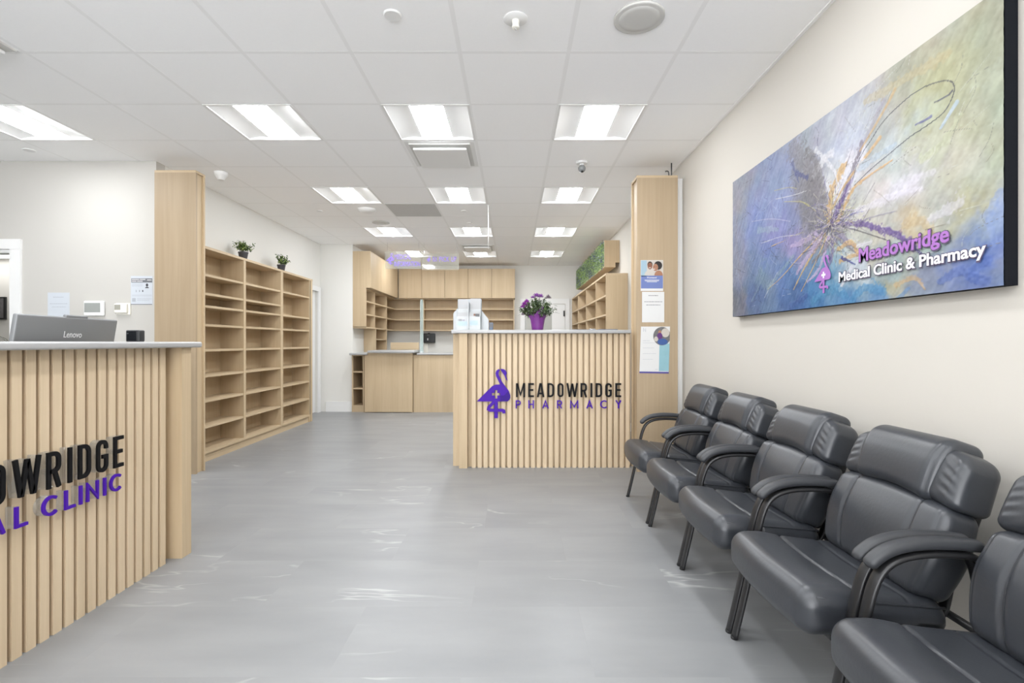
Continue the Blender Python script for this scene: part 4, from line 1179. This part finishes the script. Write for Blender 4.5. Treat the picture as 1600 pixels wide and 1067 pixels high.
# ------------------------------------------------------------------ the painting
FIELD = [(0.096,0.816,148,150,165), (0.049,0.403,140,146,175), (0.096,0.058,118,122,135), (0.314,0.554,122,142,205), (0.469,0.331,110,134,200), (0.673,0.157,92,130,190), (0.314,0.122,84,112,165), (0.431,0.224,120,150,175), (0.608,0.626,140,158,208), (0.735,0.488,130,140,190), (0.905,0.573,128,124,126), (0.879,0.436,138,134,146), (1.055,0.558,218,218,222), (1.188,0.600,216,221,225), (1.055,0.707,186,192,206), (1.249,0.702,200,205,210), (1.343,0.703,178,184,168), (1.596,0.709,188,192,140), (1.509,0.824,180,182,150), (1.814,0.783,170,176,134), (1.836,0.492,184,194,156), (1.724,0.710,186,190,140), (1.596,0.549,196,206,166), (1.446,0.560,196,208,196), (1.378,0.405,222,221,212), (1.509,0.416,220,220,212), (1.596,0.297,206,206,182), (1.538,0.253,208,196,148), (1.771,0.251,190,195,148), (1.724,0.370,200,205,170), (1.848,0.211,150,178,216), (1.856,0.091,120,150,200), (1.846,0.044,122,140,162), (1.724,0.050,108,138,188), (1.782,0.084,100,130,195), (1.596,0.045,132,150,162), (1.446,0.063,184,184,138), (1.378,0.015,96,150,186), (1.145,0.013,76,140,190), (0.905,0.059,70,132,190), (0.765,0.038,66,108,172), (1.229,0.167,204,220,222), (1.055,0.110,100,160,200), (0.735,0.386,150,140,196), (0.575,0.456,135,140,205), (1.101,0.397,194,194,160), (1.446,0.162,164,190,182), (1.623,0.154,170,196,176), (1.268,0.328,205,205,180), (1.343,0.232,205,205,170)]
STROKES = [
([(1.055,0.373),(0.916,0.475),(0.795,0.639),(0.753,0.746)],0.220,0.100,(128,126,140),0.55),
([(1.101,0.455),(1.167,0.579),(1.268,0.640)],0.100,0.060,(232,232,234),0.75),
([(0.932,0.665),(1.017,0.706),(1.055,0.713)],0.050,0.050,(232,232,234),0.80),
([(1.055,0.379),(0.947,0.529),(0.862,0.708),(0.735,0.854)],0.100,0.120,(130,126,132),0.60),
([(1.031,0.414),(0.983,0.580),(0.932,0.706),(0.862,0.795)],0.050,0.050,(120,116,118),0.60),
([(1.055,0.394),(1.092,0.546),(1.188,0.657)],0.020,0.050,(232,232,234),0.90),
([(1.078,0.403),(1.188,0.558),(1.260,0.670)],0.050,0.030,(130,126,132),0.85),
([(1.055,0.438),(1.145,0.529),(1.361,0.656)],0.012,0.020,(224,182,112),0.80),
([(1.046,0.396),(1.055,0.528),(1.137,0.613)],0.050,0.050,(224,182,112),0.90),
([(1.101,0.382),(1.188,0.488),(1.268,0.518),(1.429,0.541)],0.030,0.006,(224,182,112),0.90),
([(1.064,0.391),(1.154,0.498),(1.196,0.536)],0.040,0.020,(112,92,150),0.90),
([(1.196,0.592),(1.268,0.675),(1.378,0.790)],0.014,0.030,(160,156,164),0.50),
([(1.249,0.647),(1.396,0.769),(1.439,0.811)],0.012,0.020,(224,182,112),0.65),
([(1.110,0.366),(1.249,0.333),(1.361,0.286),(1.446,0.247),(1.533,0.176)],0.022,0.036,(112,92,150),0.95),
([(1.533,0.176),(1.584,0.138)],0.020,0.008,(60,60,110),0.90),
([(1.110,0.360),(1.229,0.310),(1.396,0.235)],0.006,0.004,(48,46,56),0.80),
([(1.007,0.344),(0.862,0.231),(0.735,0.108)],0.020,0.008,(224,182,112),0.85),
([(0.983,0.350),(0.823,0.286),(0.622,0.191),(0.469,0.137)],0.012,0.004,(224,182,112),0.85),
([(1.017,0.327),(0.916,0.206),(0.806,0.091)],0.012,0.006,(224,182,112),0.85),
([(1.031,0.318),(0.957,0.184),(0.862,0.134)],0.030,0.012,(200,176,216),0.90),
([(0.983,0.340),(0.862,0.263),(0.771,0.195)],0.050,0.020,(200,176,216),0.80),
([(0.932,0.361),(0.795,0.341),(0.711,0.340)],0.050,0.020,(200,176,216),0.70),
([(1.055,0.313),(0.983,0.257),(0.905,0.230)],0.030,0.020,(130,126,132),0.80),
([(1.064,0.317),(1.055,0.230),(1.017,0.176)],0.030,0.020,(112,92,150),0.60),
([(1.101,0.303),(1.167,0.253),(1.249,0.196)],0.025,0.010,(130,126,132),0.70),
([(1.123,0.310),(1.208,0.245)],0.030,0.020,(150,140,160),0.80),
([(1.101,0.251),(1.188,0.269),(1.229,0.213)],0.025,0.025,(224,182,112),0.80),
([(1.249,0.210),(1.110,0.197)],0.020,0.020,(224,182,112),0.80),
([(1.128,0.211),(1.213,0.166)],0.018,0.008,(62,72,150),0.90),
([(1.110,0.366),(1.188,0.389),(1.268,0.383)],0.012,0.004,(62,72,150),0.70),
([(1.078,0.358),(1.188,0.342),(1.306,0.346),(1.446,0.336)],0.010,0.006,(150,150,160),0.60),
([(0.765,0.715),(0.862,0.657)],0.030,0.020,(62,72,150),0.60),
([(0.723,0.781),(0.783,0.659)],0.025,0.010,(62,72,150),0.50),
([(0.540,0.690),(0.686,0.663),(0.765,0.632)],0.004,0.004,(206,198,120),0.80),
([(0.641,0.599),(0.823,0.545),(0.932,0.471)],0.004,0.006,(206,198,120),0.80),
([(0.554,0.638),(0.735,0.607),(0.851,0.595)],0.004,0.003,(232,232,234),0.90),
([(0.273,0.579),(0.505,0.538),(0.705,0.475)],0.004,0.003,(205,200,230),0.80),
([(0.393,0.420),(0.608,0.413),(0.795,0.384)],0.005,0.003,(232,232,234),0.70),
([(0.431,0.092),(0.575,0.223)],0.004,0.003,(232,232,234),0.80),
([(0.505,0.380),(0.661,0.385)],0.006,0.003,(224,182,112),0.80),
([(1.429,0.415),(1.538,0.430),(1.623,0.430)],0.060,0.020,(232,232,234),0.45),
([(1.229,0.393),(1.446,0.398),(1.567,0.386)],0.040,0.020,(232,232,234),0.60),
([(1.596,0.262),(1.724,0.289)],0.030,0.050,(232,232,234),0.55),
([(1.249,0.606),(1.188,0.516),(1.137,0.446)],0.040,0.010,(232,232,234),0.60),
([(0.932,0.769),(1.055,0.641),(1.092,0.561)],0.030,0.020,(232,232,234),0.75),
([(1.188,0.150),(1.137,0.100),(1.110,0.060)],0.030,0.015,(232,232,234),0.80),
([(1.229,0.241),(1.314,0.243)],0.020,0.012,(232,232,234),0.70),
([(1.446,0.050),(1.538,0.063),(1.582,0.019)],0.020,0.010,(224,182,112),0.60),
([(1.493,0.275),(1.567,0.269),(1.609,0.214)],0.050,0.040,(214,190,128),0.60),
([(1.814,0.018),(1.724,0.061),(1.649,0.038)],0.040,0.030,(84,116,184),0.60),
([(1.771,0.055),(1.825,0.087)],0.050,0.040,(84,120,196),0.60),
([(1.846,0.133),(1.825,0.217),(1.860,0.286)],0.030,0.030,(140,172,222),0.50),
([(1.188,0.010),(1.268,0.057),(1.378,0.033)],0.050,0.040,(70,150,196),0.70),
([(0.905,0.033),(1.055,0.080),(1.145,0.036)],0.050,0.050,(70,150,196),0.60),
([(0.705,0.016),(0.851,0.064)],0.050,0.030,(60,96,168),0.70),
([(1.446,-0.012),(1.509,0.031)],0.030,0.020,(96,150,200),0.60),
([(0.469,0.144),(0.608,0.218),(0.735,0.285)],0.030,0.020,(150,176,176),0.50),
([(0.273,0.086),(0.393,0.191)],0.020,0.010,(140,170,180),0.50),
([(0.354,0.506),(0.575,0.463)],0.040,0.030,(160,190,200),0.50),
([(0.142,0.138),(0.049,0.574),(0.142,0.802)],0.040,0.030,(140,140,158),0.50),
([(1.276,0.840),(1.509,0.824),(1.675,0.813)],0.040,0.040,(205,190,130),0.50),
([(1.567,0.490),(1.675,0.528),(1.724,0.582)],0.040,0.020,(205,215,165),0.60),
([(1.249,0.574),(1.446,0.597)],0.040,0.020,(180,205,215),0.60),
([(1.649,0.572),(1.712,0.631)],0.012,0.020,(190,215,225),0.80),
([(1.623,0.673),(1.675,0.670),(1.695,0.678)],0.006,0.010,(90,95,100),0.80),
([(1.538,0.631),(1.582,0.628),(1.609,0.630)],0.006,0.014,(110,116,160),0.80),
([(1.200,0.540),(1.249,0.620),(1.306,0.665),(1.378,0.713),(1.478,0.743),(1.567,0.751),(1.649,0.734),(1.688,0.714),(1.702,0.691),(1.697,0.659),(1.662,0.621),(1.596,0.606),(1.509,0.596),(1.413,0.572),(1.306,0.546),(1.208,0.510)],0.004,0.004,(60,64,74),0.90)]

PW, PH = 1.872, .909
PY0, PZ0, PX = 3.39, 1.322, 1.485
t = thing('painting', 'large abstract painting in blue, violet and green on the right wall', 'painting', (PX, PY0 - PW / 2, PZ0))
nu, nv = 600, 292
gu, gv = np.meshgrid(np.linspace(0, PW, nu + 1), np.linspace(0, PH, nv + 1))
rs = np.random.RandomState(7)
def vnoise(shape_u, shape_v, u, v):
    g = rs.rand(shape_v + 2, shape_u + 2)
    a = np.clip(u / PW, 0, 1) * shape_u; b = np.clip(v / PH, 0, 1) * shape_v
    i = np.minimum(a.astype(int), shape_u - 1); j = np.minimum(b.astype(int), shape_v - 1)
    fa = a - i; fb = b - j; fa = fa * fa * (3 - 2 * fa); fb = fb * fb * (3 - 2 * fb)
    return (g[j, i] * (1 - fa) + g[j, i + 1] * fa) * (1 - fb) + (g[j + 1, i] * (1 - fa) + g[j + 1, i + 1] * fa) * fb - .5
wu = gu + .10 * vnoise(14, 8, gu, gv) + .05 * vnoise(40, 22, gu, gv) + .03 * vnoise(110, 60, gu, gv)
wv = gv + .10 * vnoise(14, 8, gu, gv) + .05 * vnoise(40, 22, gu, gv) + .03 * vnoise(110, 60, gu, gv)
num = np.zeros(gu.shape + (3,)); den = np.zeros(gu.shape)
for (a, b, r, g_, bl) in FIELD:
    w = 1 / (((wu - a) ** 2 + (wv - b) ** 2) + .0012) ** 1.7
    num += w[..., None] * np.array([r, g_, bl]); den += w
img = num / den[..., None]
# palette-knife mottling along slanting strokes
q = (gu * .55 + gv * .83); q2 = (gu * .83 - gv * .55)
kn = vnoise(150, 26, (q2 - q2.min()) / (q2.max() - q2.min()) * PW, (q - q.min()) / (q.max() - q.min()) * PH)
kn2 = vnoise(200, 110, gu, gv); kn3 = vnoise(60, 30, gu, gv)
img += (kn * 16 + kn2 * 12 + kn3 * 16)[..., None] * np.array([1, 1, .95])
img[..., 2] += vnoise(18, 9, gu, gv) * 14; img[..., 0] += vnoise(22, 10, gu, gv) * 12
ragged = vnoise(220, 110, gu, gv); ragged2 = vnoise(90, 50, gu, gv)
relief = kn * .5 + kn2 * .3
def paint(pts, w0, w1, col, al, soft=.3):
    global img, relief
    P = [Vector((a, b, 0)) for a, b in pts]
    if len(P) > 2: P = catmull(P, 5)
    best = np.full(gu.shape, 9.0); n = len(P) - 1
    ext = max(w0, w1) * 2 + .02
    us = [p.x for p in P]; vs = [p.y for p in P]
    box = (gu > min(us) - ext) & (gu < max(us) + ext) & (gv > min(vs) - ext) & (gv < max(vs) + ext)
    U_, V_ = gu[box], gv[box]; best = np.full(U_.shape, 9.0)
    for k in range(n):
        a, b = P[k], P[k + 1]; dx, dy = b.x - a.x, b.y - a.y; L2 = dx * dx + dy * dy + 1e-9
        s = np.clip(((U_ - a.x) * dx + (V_ - a.y) * dy) / L2, 0, 1)
        dist = np.hypot(U_ - a.x - s * dx, V_ - a.y - s * dy)
        w = (w0 + (w1 - w0) * ((k + s) / n)) / 2
        best = np.minimum(best, dist / w)
    rg = 1 + ragged[box] * (.9 if w0 > .012 else .1) + ragged2[box] * (.8 if w0 > .012 else 0)
    m = np.clip((1.0 - best * rg) / soft, 0, 1) * al
    m *= np.clip(1 + ragged[box] * .8 * (1 if w0 > .012 else 0), 0, 1)
    c = np.array(col, float)
    sub = img[box]; sub = sub * (1 - m[..., None]) + (c + (kn2[box] * 30)[..., None]) * m[..., None]; img[box] = sub
    r = relief[box]; r += m * .5; relief[box] = r
for pts, w0, w1, col, al in STROKES: paint(pts, w0, w1, col, al)
rr = random.Random(17)
cx, cy = 1.055, .379
for k in range(330):           # splinters round the burst
    a = rr.uniform(0, 2 * PI); r0 = abs(rr.gauss(0, .10)); L = rr.uniform(.02, .12)
    x, y = cx + r0 * math.cos(a), cy + r0 * math.sin(a); a2 = a + rr.gauss(0, .9)
    paint([(x, y), (x + L * math.cos(a2), y + L * math.sin(a2))], rr.uniform(.002, .006), .002,
          rr.choice([(84, 82, 92), (110, 108, 116), (206, 198, 120), (226, 220, 190), (110, 100, 160), (150, 140, 150), (190, 180, 210), (70, 70, 84)]), .75, .5)
for k in range(110):           # fine dark and pale scratches over the left half
    x = rr.uniform(.02, 1.05); y = rr.uniform(.05, .88) ; a = rr.gauss(2.4, .8); L = rr.uniform(.02, .12)
    paint([(x, y), (x + .5 * L * math.cos(a) + rr.gauss(0, .012), y + .5 * L * math.sin(a)), (x + L * math.cos(a), y + L * math.sin(a))], .0032, .002,
          rr.choice([(70, 74, 96), (86, 84, 100), (196, 204, 224), (60, 66, 110)]), .7, .5)
for k in range(70):            # and the right half
    x = rr.uniform(1.1, 1.84); y = rr.uniform(.08, .88); a = rr.gauss(.8, .8); L = rr.uniform(.03, .14)
    paint([(x, y), (x + .5 * L * math.cos(a) + rr.gauss(0, .02), y + .5 * L * math.sin(a)), (x + L * math.cos(a), y + L * math.sin(a))], .0028, .0018,
          rr.choice([(140, 138, 110), (226, 228, 214), (120, 124, 110), (206, 214, 190)]), .6, .5)
img[..., 2] += 12 * np.clip((gu - .9) / .4, 0, 1); img[..., 0] += 5 * np.clip((gu - .9) / .4, 0, 1)
grey = img.mean(-1, keepdims=True); img = grey + (img - grey) * .86
img = np.clip(img, 0, 255) / 255
lin = .585 * np.where(img <= .04045, img / 12.92, ((img + .055) / 1.055) ** 2.4)
co = np.stack([np.full(gu.shape, 0) - .0025 * relief, PW / 2 - gu, gv], -1).reshape(-1, 3)
nx_ = nu + 1
fi = (np.arange(nv)[:, None] * nx_ + np.arange(nu)[None, :]).reshape(-1)
quads = np.stack([fi, fi + 1, fi + 1 + nx_, fi + nx_], -1)
me = bpy.data.meshes.new('paint_layer')
me.vertices.add(len(co)); me.vertices.foreach_set('co', co.astype(np.float32).ravel())
me.loops.add(quads.size); me.loops.foreach_set('vertex_index', quads.astype(np.int32).ravel())
me.polygons.add(len(quads)); me.polygons.foreach_set('loop_start', (np.arange(len(quads)) * 4).astype(np.int32))
me.update(calc_edges=True)
at = me.color_attributes.new('pigment', 'FLOAT_COLOR', 'POINT')
at.data.foreach_set('color', np.concatenate([lin.reshape(-1, 3), np.ones((len(co), 1))], 1).astype(np.float32).ravel())
me.polygons.foreach_set('use_smooth', [True] * len(quads))
m = bpy.data.materials.new('pigment'); m.use_nodes = True
vc = m.node_tree.nodes.new('ShaderNodeVertexColor'); vc.layer_name = 'pigment'
m.node_tree.links.new(vc.outputs['Color'], m.node_tree.nodes['Principled BSDF'].inputs['Base Color'])
m.node_tree.nodes['Principled BSDF'].inputs['Roughness'].default_value = .5
m.node_tree.nodes['Principled BSDF'].inputs['Specular IOR Level'].default_value = .3
me.materials.append(m)
po = bpy.data.objects.new('paint_layer', me); COL.objects.link(po); po.parent = t
OFF[po.name] = OFF[t.name]
e = MB().box(PX + .004, XR - .001, PY0 - PW, PY0, PZ0, PZ0 + PH).build('canvas', 'canvas_edge', t); e['label'] = 'black canvas edge'
on = lambda u0, v0: (lambda u, v, d_: (PX - .004 - d_, PY0 - (u0 + u), PZ0 + v0 + v))
for (s, u0, v0, w, h, m_) in (('Meadowridge', 1.245, .1715, .444, .058, 'paint_text_mauve'), ('Medical Clinic & Pharmacy', 1.113, .1025, .708, .044, 'paint_text_white')):
    b = MB(); put_text(b, s, w + .006, h + .004, lambda u, v, d_: on(u0 - .003, v0 - .002)(u, v, d_), .0006, .050); b.build('lettering_outline', 'paint_outline', t)
    b = MB(); put_text(b, s, w, h, lambda u, v, d_: on(u0, v0)(u, v, d_ + .0014), .0006, .022); b.build('lettering', m_, t)
b = MB(); f_ = on(.927, .063)
bird(b, lambda u, v, d_: f_(u * .125 / 311, v * .178 / 457, d_), 0, .0012, 1.0, (0, 0)); b.build('emblem', ['paint_text_mauve'], t)
b = MB(); pl = [(252, 297), (276, 297), (276, 323), (302, 323), (302, 348), (276, 348), (276, 376), (252, 376), (252, 348), (225, 348), (225, 323), (252, 323)]
b.prism([((x - 85) * .125 / 311, (557 - y) * .178 / 457) for x, y in pl], f_, .0005, .0016); b.build('emblem_cross', 'paint_text_white', t)

# ------------------------------------------------------------------ guest chairs
def make_chair():
    t = thing('guest_chair', '', 'chair', (0, 0, 0))
    # seat: rounded front, shallow dish, cross seam behind the front roll
    hx, hy = .215, .250
    def seat_def(x, y, z):
        fx = (x + hx) / (2 * hx)                       # 0 front .. 1 rear
        bow = .024 * (1 - (y / hy) ** 2) * (1 - fx)
        top = max(0, z) / .062
        zz = z - .040 * fx
        if z < 0: zz -= .012 * max(0, 1 - fx * 3) - .030 * max(0, fx - .35)
        xg = -.052 + .018 * (y / hy) ** 2
        g = math.exp(-((x - xg) / .0055) ** 2) * .012
        g2 = math.exp(-((x - .085 - .02 * (y / hy) ** 2) / .006) ** 2) * .004
        roll = .010 * math.exp(-((x + .115) / .07) ** 2)
        dish = -.012 * (1 - (y / hy) ** 2) * max(0, fx - .4) + .010 * (1 - (y / hy) ** 4)
        zz += top * (roll + dish - g - g2)
        yy = y * (1 - .06 * max(0, fx - .5)) + math.copysign(.004 * (1 - (z / .062) ** 2), y)
        return (x - bow, yy, zz)
    MB().rbox(-.110 - hx, -.110 + hx, -hy, hy, .313, .437, .050, 7, (60, 34, 2), seat_def).build('seat', 'leather', t, True)
    seat = [c for c in kids(t) if c.name.startswith('seat')][0]
    for s in (-1, 1):
        pp = MB()
        pts = []
        for k in range(15):
            q = k / 14; x = -.285 + .375 * q; fx = (x + .110 + hx) / (2 * hx)
            pts.append((x, s * (hy - .012) * (1 - .06 * max(0, fx - .5)), .428 - .040 * fx - .004))
        pp.tube(pts, .0035, n=6)
        pp.build('piping', 'stitch', seat, True)
    MB().rbox(-.235, .085, -.225, .225, .285, .3125, .006).build('seat_pan', 'black_plastic', t, True, angle=40)
    # backrest, leaning
    a = math.radians(19); sa, ca = math.sin(a), math.cos(a); bx, bz = .100, .378
    def lean(y, s, d_): return (bx + s * sa - d_ * ca, y, bz + s * ca + d_ * sa)
    def pad(name, hy, s0, s1, d0, d1, r, n, dfm, m='leather', parent=None):
        tmp = MB().rbox(-hy, hy, s0, s1, d0, d1, r, 6, n, dfm)
        b = MB(); b.add([lean(*p) for p in tmp.v], tmp.f)
        return b.build(name, m, parent or t, True)
    def sh(y, s, d_):
        q = (s + .223) / .446
        return (y * (.84 + .16 * math.sin(PI * min(1, q * 1.5) * .5)), s, d_)
    pad('backrest_shell', .205, 0.0, .43, -.040, .0, .016, (6, 10, 1), sh, 'black_plastic')
    def low(y, s, d_):
        q = (s + .143) / .286
        w = .86 + .155 * math.sin(PI * min(1.0, q / .62) / 2) - .055 * max(0, (q - .62) / .38)
        up = .022 * (1 - (y / .24) ** 2) * max(0, q - .3) - .012 * max(0, q - .7)
        f = max(0, d_) / .058
        yg = .122 + .022 * q * q + .01 * math.sin(PI * q)
        g = sum(math.exp(-((abs(y) - yg) / .0055) ** 2) for _ in (0,)) * .010
        bulge = .022 * math.sin(PI * min(1, max(0, q))) * (1 - .5 * (y / .24) ** 2)
        edge = math.exp(-((abs(y) - .222) / .005) ** 2) * .004
        return (y * w, s + up, d_ + f * (bulge - g - edge))
    lo = pad('lumbar_cushion', .245, .0, .282, -.016, .100, .034, (56, 26, 2), low)
    for s_ in (-1, 1):
        pts = []
        for k in range(21):
            q = .09 + .86 * k / 20; sv = -.141 + .282 * q
            y_ = s_ * (.122 + .022 * q * q + .01 * math.sin(PI * q))
            yy, ss, dd = low(y_, sv, .058)
            pts.append(lean(yy, ss + .141, dd + .042 + .0015))
        MB().tube(pts, .0022, n=6).build('seam', 'stitch', lo, True)
    def flank(y, s, d_):
        q = (s + .092) / .184
        f = max(0, d_) / .065
        up = .020 * (1 - (y / .24) ** 2) * (1 - q) - .028 * (abs(y) / .238) ** 6 * q
        wr = .0012 * math.sin(q * 38 + abs(y) * 60) * math.exp(-((abs(y) - .205) / .02) ** 2)
        return (y * (1 - .03 * q), s + up, d_ - f * .012 * q + wr * f + f * .006 * math.sin(PI * q))
    pad('head_cushion', .244, .272, .456, -.032, .098, .034, (40, 26, 3), flank)
    def head(y, s, d_):
        q = (s + .112) / .224
        f = max(0, d_) / .075
        up = .020 * (1 - (y / .17) ** 2) * (1 - q)
        top = max(0, q - .55) / .45
        rim = math.exp(-((abs(y) - .155) / .005) ** 2) * .005
        return (y * (.93 + .07 * q), s + up, d_ - .030 * top ** 2 * (1 if d_ > 0 else 0) + f * (.008 * math.sin(PI * min(1, q * 1.1)) - rim))
    pad('headrest_pad', .168, .270, .482, -.036, .114, .036, (36, 26, 3), head)
    # side frames: one continuous oval tube each, front leg - arm - rear leg
    path = catmull([(-.292, 0, .004), (-.255, 0, .16), (-.222, 0, .31), (-.200, 0, .42), (-.182, 0, .49), (-.155, 0, .540), (-.110, 0, .568), (-.04, 0, .580),
                    (.05, 0, .578), (.098, 0, .566), (.128, 0, .532), (.145, 0, .47), (.165, 0, .36), (.195, 0, .19), (.232, 0, .004)], 6)
    padp = catmull([(-.196, 0, .545), (-.178, 0, .566), (-.145, 0, .588), (-.10, 0, .602), (-.04, 0, .609), (.03, 0, .608), (.085, 0, .603), (.105, 0, .600)], 6)
    for s in (-1, 1):
        y = s * .275
        MB().tube([(p.x, y, p.z) for p in path], .0185, .0095, n=14, pw=2.6).build('side_frame', 'black_metal', t, True)
        MB().tube([(p.x, y, p.z) for p in padp], .0215, .0165, n=18, pw=2.5,
                  prof=lambda q: max(.05, min(1, math.sqrt(max(0, 1 - (1 - min(1, q / .10)) ** 2)), math.sqrt(max(0, 1 - (1 - min(1, (1 - q) / .06)) ** 2)))) * (.92 + .08 * math.sin(PI * q))).build('arm_pad', 'arm_pad', t, True)
        f = MB()
        f.lathe([(0, 0), (.0125, 0), (.0135, .003), (.0125, .010), (0, .010)], -.292, y, 0, 14); f.build('foot', 'black_rubber', t, True)
        f = MB(); f.lathe([(0, 0), (.0125, 0), (.0135, .003), (.0125, .010), (0, .010)], .232, y, 0, 14); f.build('foot', 'black_rubber', t, True)
        br = catmull([(.02, 0, .292), (.10, 0, .298), (.150, 0, .335), (.172, 0, .42), (.205, 0, .52)], 5)
        MB().tube([(p.x, s * .15, p.z) for p in br], .018, .007, n=10, pw=3).build('back_bracket', 'black_metal', t, True)
    cbm = MB(); cbm.tube([(-.218, -.272, .302), (-.218, .272, .302)], .012, .010, side=Vector((0, 0, 1)), n=10)
    cbm.build('crossbar', 'black_metal', t, True)
    cbm = MB(); cbm.tube([(.172, -.272, .325), (.172, .272, .325)], .012, .010, side=Vector((0, 0, 1)), n=10)
    cbm.build('crossbar', 'black_metal', t, True)
    return t
ch = make_chair()
CH = [(1.15, 1.075, 'black padded armchair nearest the viewer, cut off by the right edge'),
      (1.15, 1.670, 'black padded armchair second nearest the viewer, under the near half of the painting'),
      (1.148, 2.264, 'black padded armchair in the middle of the row of five'),
      (1.148, 2.858, 'black padded armchair second from the pillar end of the row'),
      (1.146, 3.462, 'black padded armchair at the far end of the row, next to the oak pillar')]
for i, (x, y, lb) in enumerate(CH):
    o = ch if i == 0 else copy_tree(ch)
    o.location = (x, y, 0)
    tag(o, lb, 'chair', 'black guest chairs along the right wall')
